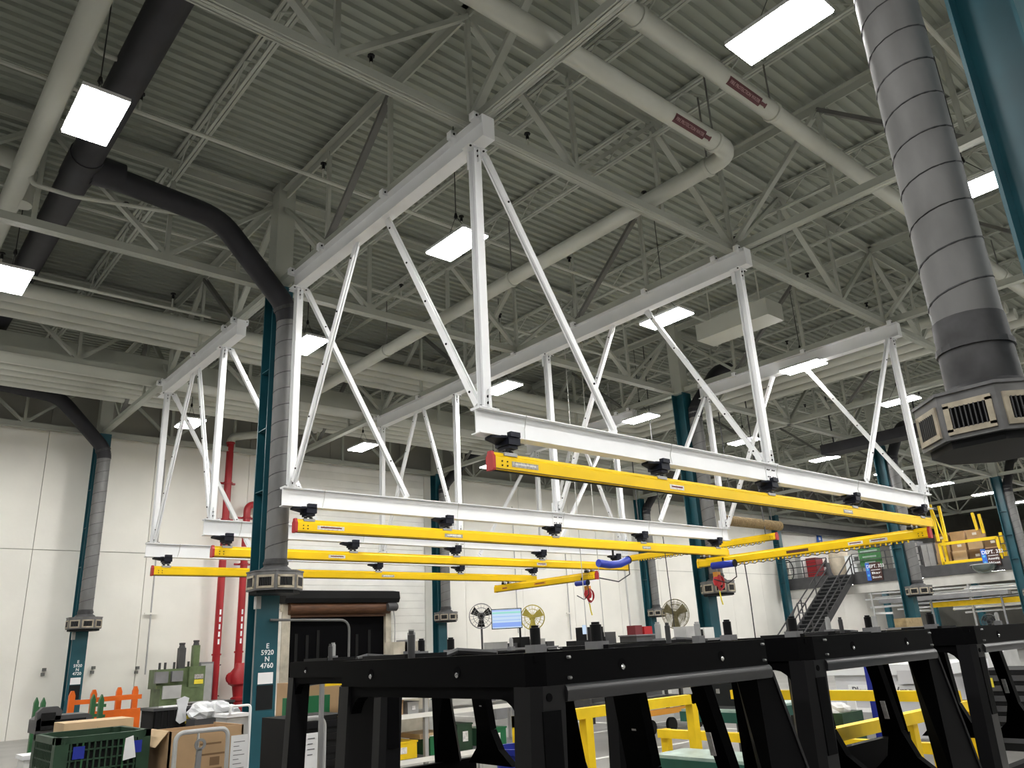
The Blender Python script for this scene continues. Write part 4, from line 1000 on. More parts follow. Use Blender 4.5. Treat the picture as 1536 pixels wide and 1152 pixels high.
for dx, dz, r in ((-0.12, 0, 0.20), (0.12, -0.02, 0.22), (0.32, -0.04, 0.15)): blob(p+V((dx, 0, dz)), r, 0.2, r*0.75).build('film_lump', 'film', t)
MB().b2((p.x-0.3, p.y-0.2, 0), (p.x+0.4, p.y+0.2, p.z-0.1)).build('film_bin', 'greydark', t)
p = at(272, 1055, Y=13.565); single('draped_film', MB().poly([p+V((-0.07, 0, 0.06)), p+V((0.05, 0, 0.10)), p+V((0.12, 0, 0.07)), p+V((0.08, 0, -0.10)), p+V((0.10, 0, -0.26)), p+V((0.0, 0, -0.30)), p+V((-0.06, 0, -0.25)), p+V((-0.04, 0, -0.08))], (0, 0.03, 0)), 'film', 'sheet of white film hanging over the black slatted tote', 'film', p)
t = thing('floor_bin', 'pale grey bin with a white sheet next to the lettered column', 'bin', (4.4, 11.2, 0))
p = at(352, 1075, Y=11.2)
MB().b2((p.x-0.14, 11.1, 0), (p.x+0.16, 11.5, p.z)).build('body', 'greylight', t); MB().b2((p.x-0.16, 11.08, p.z), (p.x+0.18, 11.52, p.z+0.04)).build('lid', 'white', t)
MB().tube([(p.x-0.12, 11.07, p.z+0.04)]+elbow((p.x-0.12, 11.07, p.z+0.14), (p.x-0.12, 11.07, p.z), (p.x+0.2, 11.07, p.z+0.14), 0.05)+elbow((p.x+0.16, 11.07, p.z+0.14), (p.x, 11.07, p.z+0.14), (p.x+0.16, 11.07, p.z), 0.05)+[(p.x+0.16, 11.07, 0.3)], 0.018, 6).build('handle', 'white', t)
# ================================================================== shop floor behind the cabs
def sbox(name, lo, hi, m, label, cat, group=None, parts=()):
    """a thing made of a main body and listed parts (name, lo, hi, material)"""
    t = thing(name, label, cat, ((lo[0]+hi[0])/2, (lo[1]+hi[1])/2, lo[2]), group)
    MB().b2(lo, hi).build('body', m, t)
    for pn, a, b, pm in parts: MB().b2(a, b).build(pn, pm, t)
    return t
# long grey shelving
sx0, sx1, sy0, sy1 = 5.2, 8.0, 8.8, 9.5
t = thing('shelving_unit', 'long grey steel shelving seen through the cab openings', 'shelf', (sx0, sy0, 0))
for z, mm in ((0.42, 'greymid'), (0.93, 'greylight'), (1.16, 'greylight')):
    MB().b2((sx0, sy0, z-0.05), (sx1, sy1, z)).build('shelf_board', mm, t)
    MB().b2((sx0, sy0-0.015, z-0.05), (sx1, sy0, z+0.005)).build('price_rail', 'siding', t)
for x in (5.22, 6.05, 6.9, 7.98):
    for y in (sy0+0.03, sy1-0.03): MB().b2((x-0.025, y-0.025, 0), (x+0.025, y+0.025, 1.2)).build('upright', 'greylight', t)
for (a, b, z0, z1, m, lab, cat) in ((5.55, 5.75, 0.93, 1.08, 'card', 'small brown carton on the middle shelf', 'box'), (5.82, 5.98, 0.93, 1.05, 'greylight', 'grey metal bracket on the middle shelf', 'bracket'),
                                    (5.45, 5.95, 0.42, 0.60, 'yellowrail', 'yellow fixture on the bottom shelf', 'fixture'), (6.15, 6.5, 0.42, 0.62, 'greentote', 'bright green lidded tote on the bottom shelf', 'tote'),
                                    (6.58, 6.82, 0.42, 0.72, 'greenbin', 'dark green tote on the bottom shelf', 'tote'), (6.0, 6.4, 0.62, 0.66, 'cardlite', 'flat tan carton above the green tote', 'box'),
                                    (7.05, 7.4, 0.42, 0.62, 'greentote', 'green tote at the end of the bottom shelf', 'tote'), (6.3, 6.8, 1.16, 1.26, 'greydark', 'dark metal bracket on the top shelf', 'bracket')):
    q = sbox(cat if cat != 'box' else 'carton', (a, sy0+0.08, z0), (b, sy1-0.15, z1), m, lab, cat, None,
         [('lid', (a-0.01, sy0+0.07, z1), (b+0.01, sy1-0.14, z1+0.02), m), ('label_patch', (a+(b-a)*0.35, sy0+0.075, z0+(z1-z0)*0.35), (a+(b-a)*0.7, sy0+0.08, z0+(z1-z0)*0.75), 'stickerw')])
# rack of brown cartons and green bins behind the lone cab
sbox('carton_stack', (4.75, 9.75, 0.0), (5.35, 10.35, 1.36), 'card', 'stack of brown cartons behind the hand cart with the work sheet', 'box', None, [('tape', (5.05, 9.745, 0.0), (5.11, 9.75, 1.36), 'cardlite'), ('green_bin', (4.55, 9.65, 0.80), (5.15, 9.74, 1.2), 'greentote')])
sbox('slatted_bin', (3.64, 7.7, 0.0), (4.3, 8.25, 1.10), 'blackrough', 'black slatted bin behind the hand cart with the work sheet', 'bin', None,
     [('slat', (3.65, 7.685, 0.15+0.12*i), (4.29, 7.70, 0.21+0.12*i), 'black') for i in range(8)]+[('corner_tag', (4.2, 7.68, 1.0), (4.26, 7.70, 1.08), 'yellowtag'), ('corner_tag', (3.68, 7.68, 0.97), (3.73, 7.70, 1.05), 'yellowtag')])
# arm lamp / clamp tool
p = at(462, 1028, Y=7.0)
t = thing('clamp_arm', 'grey clamp arm with a yellow grip sticking out behind the lone cab', 'tool', (p.x+0.12, 7.0, 0))
MB().tube([p+V((-0.1, 0, -0.03)), p+V((0.02, 0, 0.02)), p+V((0.12, 0, 0.03))], 0.028, 8).build('arm', 'steel', t, True)
MB().bar(p+V((0.14, 0, 0.05)), p+V((0.14, 0, -1.2)), 0.035, 0.035).build('upright', 'steel', t); MB().bar(p+V((0.16, 0, 0.0)), p+V((0.36, 0, 0.0)), 0.04, 0.04).build('grip', 'yellowrail', t)
MB().b2((p.x+0.04, 6.9, 0), (p.x+0.24, 7.1, p.z-1.19)).build('stand', 'greydark', t)
# yellow guard rails
def guard(label, rails, posts, base):
    t = thing('guard_rail', label, 'guard rail', base)
    for a, b in rails: MB().bar(a, b, 0.10, 0.10).build('rail', 'yellowrail', t)
    for x, y, h in posts:
        MB().b2((x-0.05, y-0.05, 0), (x+0.05, y+0.05, h)).build('post', 'yellowrail', t)
        MB().b2((x-0.12, y-0.12, 0), (x+0.12, y+0.12, 0.015)).build('base_plate', 'yellowrail', t)
    return t
guard('yellow guard rail parallel to the shelving behind the cabs', [((5.2, 6.1, 0.98), (7.95, 6.1, 0.98)), ((5.2, 6.1, 0.5), (5.9, 6.1, 0.5))], [(5.25, 6.1, 1.03), (6.15, 6.1, 0.93), (7.9, 6.1, 1.03)], (5.2, 6.1, 0))
guard('yellow two-bar guard rail in front of the white wrap bin', [((8.6, 6.0, 0.98), (8.6, 3.4, 0.98)), ((8.6, 7.2, 0.50), (8.6, 3.4, 0.50))], [(8.66, 5.85, 0.93), (8.66, 3.72, 0.93), (8.66, 7.15, 0.55)], (8.6, 3.4, 0))
guard('low yellow guard rail just behind the middle and last cabs', [((6.5, 3.62, 0.84), (9.35, 3.62, 0.84))], [(8.0, 3.66, 0.79), (9.3, 3.62, 0.89)], (6.5, 3.62, 0))
# green platform carts
def platform(lo, hi, label):
    t = thing('platform_cart', label, 'cart', ((lo[0]+hi[0])/2, (lo[1]+hi[1])/2, 0))
    MB().b2((lo[0], lo[1], hi[2]-0.03), (hi[0], hi[1], hi[2])).build('deck', 'greentop', t)
    MB().b2((lo[0]-0.02, lo[1]-0.02, hi[2]-0.16), (hi[0]+0.02, hi[1]+0.02, hi[2]-0.03)).build('apron', 'greencart', t)
    for x in (lo[0]+0.12, hi[0]-0.12):
        for y in (lo[1]+0.12, hi[1]-0.12):
            MB().b2((x-0.04, y-0.04, 0.12), (x+0.04, y+0.04, hi[2]-0.16)).build('leg', 'greydark', t)
            MB().lathe((x-0.02, y, 0.075), [(0.075, 0), (0.075, 0.04)], 12, (1, 0, 0)).build('caster', 'black', t)
    MB().bar((lo[0], lo[1], hi[2]-0.25), (hi[0], lo[1], 0.15), 0.03, 0.03).build('diagonal_strut', 'black', t)
    return t
platform((6.9, 4.3, 0), (7.45, 5.9, 0.52), 'dark green platform cart with a pale worn deck')
platform((9.6, 6.6, 0), (11.2, 7.6, 0.70), 'dark green cart carrying a black equipment box')
sbox('equipment_box', (9.75, 6.75, 0.70), (10.35, 7.35, 1.14), 'greydark', 'black equipment box sitting on the green cart', 'box', None, [('front_panel', (9.745, 6.78, 0.74), (9.75, 7.32, 1.10), 'band'), ('knob', (9.73, 7.0, 0.9), (9.745, 7.06, 0.96), 'chrome')])
# dark parts rack on wheels
t = thing('parts_rack', 'dark wheeled rack of black parts behind the yellow guard rail', 'rack', (13.0, 11.0, 0))
for z in (0.5, 0.85, 1.2): MB().b2((11.8, 10.2, z), (14.2, 11.6, z+0.04)).build('shelf', 'greydark', t)
for x in (11.85, 13.0, 14.15):
    for y in (10.25, 11.55): MB().b2((x-0.03, y-0.03, 0.16), (x+0.03, y+0.03, 1.5)).build('upright', 'greydark', t)
MB().b2((11.8, 10.2, 0.32), (14.2, 10.26, 0.42)).build('front_beam', 'orange2', t)
for x in (12.0, 12.6, 13.4, 14.0): MB().lathe((x, 10.2, 0.13), [(0.13, 0), (0.13, 0.07)], 14, (0, 1, 0)).build('wheel', 'blackrough', t)
for i in range(9): MB().b2((11.9+0.25*i, 10.3, 0.89), (12.07+0.25*i, 11.2, 1.05+0.1*(i % 3))).build('black_part', 'blackrough', t)
# white wrap bin
X0 = 12.0
t = thing('wrap_bin', 'white plastic wrap recycling bin with a sloping lid and black lettering', 'bin', (12.7, 5.7, 0))
MB().poly([(X0+0.10, 6.55, 0.15), (X0, 6.5, 1.02), (X0, 4.85, 1.02), (X0+0.10, 4.8, 0.15)], (1.3, 0, 0)).build('body', 'wrapwhite', t)
MB().b2((X0-0.05, 4.78, 1.00), (X0+1.4, 6.60, 1.14)).build('rim', 'white', t)
MB().b2((X0-0.07, 4.95, 0.88), (X0-0.01, 5.5, 1.06)).build('lip_panel', 'wrapwhite', t)
MB().b2((X0-0.012, 4.95, 0.70), (X0+0.03, 6.3, 0.86)).build('sign_strip', 'paper', t)
lettering('Plastic & Wrap Only', (X0-0.016, 5.62, 0.78), 0.105, (0, -1, 0), (0, 0, 1), 'textdark', t, width=1.25)
for y in (4.95, 6.4): MB().lathe((X0+0.25, y, 0.10), [(0.1, -0.03), (0.1, 0.03)], 14, (0, 1, 0)).build('caster', 'blackrough', t)
blob((X0+0.25, 5.95, 1.13), 0.25, 0.26, 0.10).build('film_scrap', 'film', t)
t = thing('blue_panel', 'tall blue perforated panel standing in front of the wrap bin', 'panel', (10.3, 5.05, 0))
MB().b2((10.28, 4.95, 0.0), (10.32, 5.15, 1.20)).build('upper_sheet', 'bluebin', t); MB().b2((10.22, 4.92, 0.0), (10.27, 5.10, 0.85)).build('lower_sheet', 'bluebin', t)
for i in range(10): MB().b2((10.275, 5.0, 0.25+0.09*i), (10.28, 5.02, 0.27+0.09*i), ).build('punch_row', 'stickerg', t); 
t = thing('trolley', 'pale wire trolley with a looped handle before the wrap bin', 'trolley', (10.6, 5.6, 0))
MB().tube([(10.6, 5.9, 0.2)]+elbow((10.6, 5.9, 0.88), (10.6, 5.9, 0), (10.6, 5.3, 0.88), 0.1)+elbow((10.6, 5.25, 0.88), (10.6, 5.9, 0.88), (10.6, 5.25, 0), 0.1)+[(10.6, 5.25, 0.2)], 0.02, 8).build('handle', 'greylight', t)
MB().b2((10.62, 5.3, 0.25), (11.2, 5.9, 0.62)).build('panel', 'greylight', t); MB().b2((10.59, 5.5, 0.5), (10.6, 5.62, 0.78)).build('work_sheet', 'paper', t)
MB().b2((10.585, 5.51, 0.52), (10.59, 5.6, 0.545)).build('sheet_stripe', 'maroon', t)
for y in (5.3, 5.85): MB().lathe((10.7, y, 0.1), [(0.1, -0.02), (0.1, 0.02)], 12, (0, 1, 0)).build('wheel', 'blackrough', t)
t = sbox('green_tote', (9.35, 5.05, 0.30), (9.85, 5.5, 0.72), 'greenbin', 'dark green tote heaped with red and white packaging', 'tote', None, [('stand', (9.4, 5.1, 0), (9.8, 5.45, 0.30), 'greydark')])
blob((9.55, 5.2, 0.74), 0.16, 0.14, 0.09).build('packaging', 'paper', t); blob((9.5, 5.4, 0.74), 0.1, 0.08, 0.08).build('packaging', 'red', t)
t = sbox('crate_wall', (12.5, 3.4, 0), (13.6, 4.7, 1.02), 'blackrough', 'black stacked crates with a yellow and a green tag', 'crate', None,
         [('rib', (12.48, 3.42, 0.1+0.13*i), (12.5, 4.68, 0.17+0.13*i), 'greydark') for i in range(7)]+[('yellow_tag', (12.47, 4.45, 0.80), (12.48, 4.55, 0.92), 'yellowtag'), ('green_tag', (12.47, 4.25, 0.80), (12.48, 4.35, 0.92), 'greentote')])
sbox('white_case', (13.7, 4.9, 0), (14.4, 5.6, 1.2), 'whitebox', 'white case standing behind the black stacked crates', 'box', None, [('lid', (13.68, 4.88, 1.2), (14.42, 5.62, 1.26), 'white')])
sbox('tool_rack', (15.5, 5.4, 0), (16.6, 7.0, 1.35), 'greylight', 'grey rack of loose parts beyond the stacked crates', 'rack', None, [('parts_tray', (15.48, 5.5, 1.35), (16.5, 6.9, 1.43), 'hose'), ('front_rail', (15.46, 5.4, 1.18), (15.5, 7.0, 1.26), 'cardlite')])
# blue drum
p = at(786, 1122, Z=0.78)
t = thing('waste_drum', 'round blue plastic waste bin behind the front cab', 'bin', (p.x, p.y, 0))
MB().lathe((p.x, p.y, 0), [(0.20, 0), (0.26, 0.74), (0.285, 0.75), (0.285, 0.80), (0.25, 0.80), (0.20, 0.1)], 24).build('barrel', 'bluebin', t, True)
for k in range(2): MB().tube([(p.x+0.28*math.cos(a), p.y+0.28*math.sin(a), 0.62) for a in (3.6+k*math.pi, 3.75+k*math.pi, 3.9+k*math.pi)], 0.02, 6).build('handle', 'bluebin', t)

# ================================================================== mid-ground machines seen above the cab roofs
def fan(px, py, Y, dia, label, m_cage, m_blade, face=(-0.6, -0.8, 0), polepx=None, m_pole='greydark', dense=False):
    c = at(px, py, Y=Y); f = V(face).normalized(); r = dia/2
    t = thing('pedestal_fan', label, 'fan', (c.x, c.y, 0))
    s = f.cross(V((0, 0, 1))).normalized(); u = V((0, 0, 1))
    cg = MB()
    for k, off in ((1.0, 0.0), (0.97, 0.06), (0.97, -0.06), (0.66, 0.09), (0.66, -0.09), (0.33, 0.10))+(tuple((0.2+0.08*q, sg*0.09) for q in range(9) for sg in (1, -1)) if dense else ()):
        cg.tube([c+f*off+(s*math.cos(a)+u*math.sin(a))*r*k for a in [2*math.pi*i/24 for i in range(25)]], 0.006 if k < 1 else 0.014, 4, False)
    for i in range(20):
        a = 2*math.pi*i/20; d = s*math.cos(a)+u*math.sin(a)
        for sg in (1, -1): cg.tube([c+f*0.11*sg+d*0.05, c+f*0.08*sg+d*r*0.7, c+d*r], 0.0035, 3, False)
    cg.build('wire_cage', m_cage, t)
    for i in range(3):
        a = 2*math.pi*i/3+0.5+math.pi/2*0; d = s*math.cos(a)+u*math.sin(a); w_ = f.cross(d)
        MB().poly([c+d*0.05-w_*0.05, c+d*r*0.85-w_*0.16*dia/0.8, c+d*r*0.88+w_*0.10*dia/0.8, c+d*0.05+w_*0.05], f*0.015).build('blade', m_blade, t)
    MB().lathe(c-f*0.12, [(0.06, -0.1), (0.10, -0.05), (0.10, 0.1), (0.05, 0.14)], 12, f).build('motor', m_blade, t, True)
    MB().tube([c-f*0.12-u*0.05, V((c.x, c.y, 0.05))-f*0.12], 0.03, 8).build('pole', m_pole, t)
    MB().lathe(V((c.x, c.y, 0))-f*0.12, [(0.32, 0), (0.30, 0.04), (0.06, 0.07)], 16).build('base', m_pole, t)
    return t
fan(722, 924, 19.0, 0.72, 'black bladed pedestal fan left of the glowing screen', 'fangrey', 'black')
fan(799, 926, 19.6, 0.78, 'yellow caged pedestal fan right of the glowing screen', 'fanyellow', 'fanyellow')
fan(1013, 921, 17.5, 0.98, 'large dirty round fan beside the broad teal column', 'fandirty', 'fandirty', (-0.95, -0.3, 0), dense=True)
fan(1484, 932, 12.2, 0.55, 'dark fan far off under the mezzanine', 'greydark', 'band', (-1, -0.2, 0))
c = at(760, 928, Y=17.4); t = thing('display_screen', 'glowing blue display screen on a dark pole', 'screen', (c.x, 17.4, 0))
rt = V((0.78, -0.62, 0)); nn_ = V((-0.62, -0.78, 0)); RR = Matrix((rt, nn_, V((0, 0, 1)))).transposed()
MB().box(c, (0.86, 0.05, 0.54), RR).build('bezel', 'blacksatin', t)
MB().box(c+nn_*0.028, (0.82, 0.006, 0.50), RR).build('panel', 'screenwhite', t)
for z0, hh, mm in ((0.16, 0.05, 'screengreen'), (0.06, 0.03, 'screen'), (-0.04, 0.03, 'screen'), (-0.16, 0.12, 'screenblue'), (0.225, 0.02, 'screenblue')): MB().box(c+nn_*0.033+V((0, 0, z0)), (0.80, 0.003, hh), RR).build('screen_row', mm, t)
MB().tube([c+rt*0.36-V((0, 0, 0.2)), V((c.x, c.y, 0.02))+rt*0.36], 0.03, 8).build('pole', 'black', t)
MB().box(V((c.x, c.y, 0.02))+rt*0.30, (0.6, 0.5, 0.03), RR).build('foot', 'black', t)
# benches with gear
def bench(px0, px1, Y, ztop, m, label, gear):
    a = at(px0, 960, Y=Y); b = at(px1, 960, Y=Y)
    t = thing('work_station', label, 'workstation', ((a.x+b.x)/2, Y, 0))
    MB().b2((a.x, Y, 0), (b.x, Y+0.7, ztop)).build('cabinet', m, t)
    MB().b2((a.x-0.03, Y-0.03, ztop), (b.x+0.03, Y+0.73, ztop+0.04)).build('worktop', 'greymid', t)
    L = b.x-a.x
    for f0, f1, h, mm, nm in gear: MB().b2((a.x+L*f0, Y+0.1, ztop+0.04), (a.x+L*f1, Y+0.45, ztop+0.04+h)).build(nm, mm, t)
    return t
bench(594, 642, 15.0, Z(-0.10), 'doorframe', 'beige cabinet workstation in front of the white siding', [(0.0, 0.95, 0.30, 'doorframe', 'beige_case'), (0.35, 0.6, 0.34, 'greymid', 'control_box')])
bench(740, 835, 16.0, Z(-0.05), 'greymid', 'cluttered grey workstation under the glowing screen', [(0.02, 0.25, 0.16, 'greylight', 'printer'), (0.30, 0.40, 0.12, 'greydark', 'part_bin'), (0.45, 0.60, 0.26, 'black', 'motor_unit'), (0.62, 0.85, 0.20, 'greylight', 'instrument'), (0.88, 1.0, 0.12, 'greydark', 'part_bin')])
bench(868, 935, 14.5, Z(-0.08), 'greydark', 'dark workstation with a small lit terminal', [(0.0, 0.22, 0.12, 'black', 'part_bin'), (0.22, 0.62, 0.44, 'black', 'terminal'), (0.66, 0.9, 0.30, 'greydark', 'control_box')])
p = at(877, 945, Y=14.55); single('terminal_screen', MB().b2((p.x-0.07, 14.53, p.z-0.10), (p.x+0.07, 14.56, p.z+0.12)), 'screenwhite', 'small bright terminal screen on the dark workstation', 'screen', p)
bench(955, 985, 17.0, Z(0.15), 'greydark', 'dark stand with red reels below the wall column', [(0.1, 0.45, 0.28, 'maroon', 'hose_reel'), (0.55, 0.95, 0.24, 'red', 'hose_reel')])
bench(1036, 1078, 11.5, Z(-0.06), 'greylight', 'pale instrument stand at the foot of the broad teal column', [(0.0, 0.35, 0.28, 'greylight', 'instrument'), (0.45, 0.6, 0.2, 'black', 'part_bin'), (0.65, 1.0, 0.24, 'whitebox', 'instrument')])
bench(1370, 1400, 10.5, Z(-0.05), 'doorframe', 'brown case stand behind the middle cab', [(0.0, 0.8, 0.25, 'hose', 'brown_case')])

# ================================================================== mezzanine
MX, MZ = 42.7, Z(2.84)
t = thing('mezzanine', 'raised mezzanine floor with a dark fascia and pale beam at the end of the hall', 'mezzanine', (MX, 15, 0))
MB().b2((MX, 4.0, MZ-0.25), (60, 25.5, MZ)).build('deck', 'greymid', t)
MB().b2((MX-0.06, 4.0, MZ-0.52), (MX, 25.5, MZ+0.02)).build('fascia', 'greydark', t)
MB().b2((MX+0.02, 4.0, MZ-1.0), (MX+0.3, 25.5, MZ-0.53)).build('edge_beam', 'plainwall', t)
for y in (8.0, 12.5, 16.9, 19.3, 21.9): MB().b2((47.85, y-0.15, 0), (48.15, y+0.15, MZ-0.25)).build('support_post', 'teal', t)
ml = None
for mx_ in (45.2, 51.0):
    for my_ in (7.0, 11.0, 15.0, 19.0, 23.0):
        if ml is None:
            ml = thing('strip_lamp', 'bright strip lamp fixed under the mezzanine floor', 'lamp', (mx_, my_, MZ-0.40), 'strip lamps under the mezzanine')
            MB().b2((mx_-0.12, my_-0.62, MZ-0.36), (mx_+0.12, my_+0.62, MZ-0.25)).build('housing', 'lampbody', ml)
            MB().b2((mx_-0.10, my_-0.60, MZ-0.38), (mx_+0.10, my_+0.60, MZ-0.36)).build('tube_cover', 'lamp', ml)
        else: copy_tree(ml, (mx_, my_, MZ-0.40))
def railing(pts, label, h=1.07, n=None, mid=2, m='greydark'):
    t = thing('railing', label, 'railing', pts[0])
    a = V(pts[0]); b = V(pts[1]); L = (b-a).length; n = n or max(2, int(L/1.3))
    for i in range(n+1): q = a+(b-a)*i/n; MB().bar(q, q+V((0, 0, h)), 0.045, 0.045, (0, 1, 0)).build('post', m, t)
    for k in range(mid+1): z = h*(k+1)/(mid+1); MB().bar(a+V((0, 0, z)), b+V((0, 0, z)), 0.045, 0.045).build('bar', m, t)
    MB().bar(a+V((0, 0, 0.06)), b+V((0, 0, 0.06)), 0.02, 0.12).build('toe_board', m, t)
    return t
SY0, SY1 = 21.0, 22.4
railing([(MX+0.05, SY1+0.05, MZ), (MX+0.05, 25.4, MZ)], 'dark mezzanine railing between the stairs and the back wall')
railing([(MX+0.05, 17.25, MZ), (MX+0.05, SY0-0.05, MZ)], 'dark mezzanine railing in front of the green banner')
railing([(MX+0.05, 4.2, MZ), (MX+0.05, 13.6, MZ)], 'dark mezzanine railing past the boxed pallets')
# stairs
t = thing('staircase', 'steep dark steel staircase leading up to the mezzanine', 'stairs', (35.9, 21.7, 0))
NS = 22; run = 6.9; 
for i in range(NS):
    f = (i+0.5)/NS; xx = MX-run*(1-f); zz = MZ*(i+1)/NS
    MB().b2((xx-0.17, SY0+0.04, zz-0.05), (xx+0.17, SY1-0.04, zz)).build('tread', 'greydark', t)
    MB().b2((xx-0.15, SY0+0.04, zz-0.20), (xx-0.13, SY1-0.04, zz-0.05)).build('riser', 'band', t)
for y in (SY0, SY1):
    MB().bar((MX-run, y, 0.05), (MX, y, MZ-0.05), 0.06, 0.34).build('stringer', 'greydark', t)
    for k in (0.55, 1.0): MB().bar((MX-run, y, k+0.1), (MX, y, MZ+k), 0.05, 0.05).build('handrail', 'greydark', t)
    for f in (0.02, 0.25, 0.5, 0.75, 0.98): MB().bar((MX-run*(1-f), y, MZ*f), (MX-run*(1-f), y, MZ*f+1.03), 0.05, 0.05, (0, 1, 0)).build('rail_post', 'greydark', t)
# second short rail frame at the stair foot
t = thing('stair_gate', 'small square dark rail frame beside the stair', 'railing', (36.6, 23.2, 0))
p = at(1196, 905, Y=22.9); q = at(1208, 905, Y=22.9)
MB().bar((p.x, 22.9, 0), (p.x, 22.9, p.z), 0.05, 0.05, (0, 1, 0)).build('post', 'greydark', t); MB().bar((q.x, 22.9, 0), (q.x, 22.9, p.z), 0.05, 0.05, (0, 1, 0)).build('post', 'greydark', t)
for k in (0, 0.5): MB().bar((p.x, 22.9, p.z-k), (q.x, 22.9, p.z-k), 0.05, 0.05).build('bar', 'greydark', t)
MB().bar((p.x, 22.9, p.z), (p.x-2.4, 22.9, 0.9), 0.05, 0.05).build('sloping_rail', 'greydark', t); MB().bar((p.x-2.4, 22.9, 0.9), (p.x-2.4, 22.9, 0), 0.05, 0.05, (0, 1, 0)).build('post', 'greydark', t)
# things on the mezzanine
def mz(name, px0, px1, py0, X, m, label, cat, dep=0.8, parts=(), z0=None):
    a = at(px0, py0, X=X); b = at(px1, py0, X=X); zt_ = a.z; z0 = MZ if z0 is None else z0
    t = thing(name, label, cat, (X, (a.y+b.y)/2, z0))
    MB().b2((X, b.y, z0), (X+dep, a.y, zt_)).build('body', m, t)
    W_ = a.y-b.y; H_ = zt_-z0
    for pn, f0, f1, g0, g1, pm in parts: MB().b2((X-0.02, b.y+W_*f0, z0+H_*g0), (X, b.y+W_*f1, z0+H_*g1)).build(pn, pm, t)
    return t
D2 = [('door', 0.04, 0.48, 0.05, 0.95, 'greylight'), ('door', 0.52, 0.96, 0.05, 0.95, 'greylight')]
mz('white_cabinet', 1182, 1200, 832, 43.3, 'whitebox', 'white cabinet with a wheel before it at the wall end of the mezzanine', 'cabinet', parts=[('door', 0.05, 0.48, 0.05, 0.95, 'greylight'), ('door', 0.52, 0.95, 0.05, 0.95, 'whitebox')])
p = at(1183, 858, X=43.1); t = thing('bicycle_wheel', 'thin dark spoked wheel leaning at the wall end of the mezzanine', 'wheel', (43.1, p.y, MZ))
MB().tube([(43.1, p.y+math.cos(a)*0.33, MZ+0.64+math.sin(a)*0.6) for a in [2*math.pi*i/24 for i in range(25)]], 0.03, 6, False).build('tyre', 'black', t)
for i in range(6): MB().tube([(43.1, p.y, MZ+0.64), (43.1, p.y+math.cos(i*1.047)*0.33, MZ+0.62+math.sin(i*1.047)*0.6)], 0.008, 4).build('spoke', 'greydark', t)
mz('red_cabinet', 1208, 1223, 838, 43.8, 'maroon', 'dark red tool cabinet on the mezzanine near the stair head', 'cabinet', parts=[('drawer', 0.06, 0.94, 0.08+0.18*i, 0.22+0.18*i, 'redpipe') for i in range(5)])
mz('paper_desk', 1222, 1240, 846, 44.8, 'greydark', 'dark desk strewn with paper behind the stair head', 'desk', parts=[('paper', 0.1, 0.6, 0.5, 0.75, 'paper'), ('paper', 0.3, 0.9, 0.2, 0.35, 'paper')])
a = at(1254, 850, X=43.6); t = thing('bulk_bag', 'plump tan bulk bag standing at the head of the stairs', 'bag', (43.9, a.y, MZ))
m = MB(); sec = [(0.42, 0.0), (0.5, 0.2), (0.56, 0.8), (0.52, 1.3), (0.46, 1.7)]
m._lathe(V((44.1, a.y, MZ+0.12)), sec, 10, V((0, 0, 1))); m.build('sack', 'bag', t, True)
MB().b2((43.6, a.y-0.5, MZ), (44.6, a.y+0.5, MZ+0.12)).build('pallet', 'greydark', t); MB().lathe((44.1, a.y, MZ+1.1), [(0.565, -0.03), (0.565, 0.03)], 10).build('strap', 'doorframe', t)
mz('white_crate', 1266, 1283, 834, 43.5, 'whitebox', 'tall white crate at the head of the stairs', 'box', parts=[('side_panel', 0.05, 0.95, 0.05, 0.92, 'white')])
mz('grey_box', 1279, 1289, 834, 43.4, 'greylight', 'pale grey meter box beside the tall white crate', 'box', z0=MZ+0.6, parts=[('screen', 0.2, 0.8, 0.4, 0.85, 'greydark')])
a = at(1287, 828, X=43.3); b = at(1328, 868, X=43.3)
t = thing('green_banner', 'green banner with white lettering behind the mezzanine railing', 'banner', (43.3, (a.y+b.y)/2, MZ))
MB().b2((43.3, b.y, MZ+0.35), (43.36, a.y, a.z+0.15)).build('sheet', 'greensign', t)
for i in range(3): lettering(('Best Assembly Team', 'Welcome Center', 'Second Door')[i] if False else '', (43.29, (a.y+b.y)/2, MZ+1.2-0.3*i), 0.12, (0, -1, 0), (0, 0, 1), 'textwhite', t) if False else MB().b2((43.285, b.y+0.15+0.1*i, MZ+1.16-0.3*i), (43.3, a.y-0.1-0.1*i, MZ+1.24-0.3*i)).build('lettering_row', 'greentop', t)
for y in (a.y-0.05, b.y+0.05): MB().bar((43.33, y, MZ), (43.33, y, a.z+0.15), 0.04, 0.04, (0, 1, 0)).build('stake', 'greydark', t)
def dept(px0, px1, py0, py1, label, lines):
    a = at(px0, py0, X=MX-0.12); b = at(px1, py1, X=MX-0.12)
    t = thing('department_sign', label, 'sign', (MX-0.12, (a.y+b.y)/2, b.z))
    MB().b2((MX-0.13, b.y, b.z), (MX-0.09, a.y, a.z)).build('board', 'brownsign', t)
    MB().b2((MX-0.135, a.y-0.22, b.z), (MX-0.13, a.y, a.z)).build('side_strip', 'bluesign', t)
    for k in range(2): MB().lathe((MX-0.136, a.y-0.11, a.z-0.35-0.3*k), [(0.06, 0), (0.06, 0.004)], 10, (-1, 0, 0)).build('strip_dot', 'cyan', t)
    H_ = a.z-b.z
    MB().b2((MX-0.136, b.y+0.06, a.z-H_*0.44), (MX-0.13, a.y-0.28, a.z-H_*0.41)).build('rule', 'textwhite', t)
    for i, s in enumerate(lines): lettering(s, (MX-0.137, (a.y+b.y)/2-0.12, a.z-H_*(0.22+0.36*i if i == 0 else 0.36+0.24*i)), 0.17 if i == 0 else 0.11, (0, -1, 0), (0, 0, 1), 'textwhite', t, width=0.95 if i == 0 else 0.5)
    return t
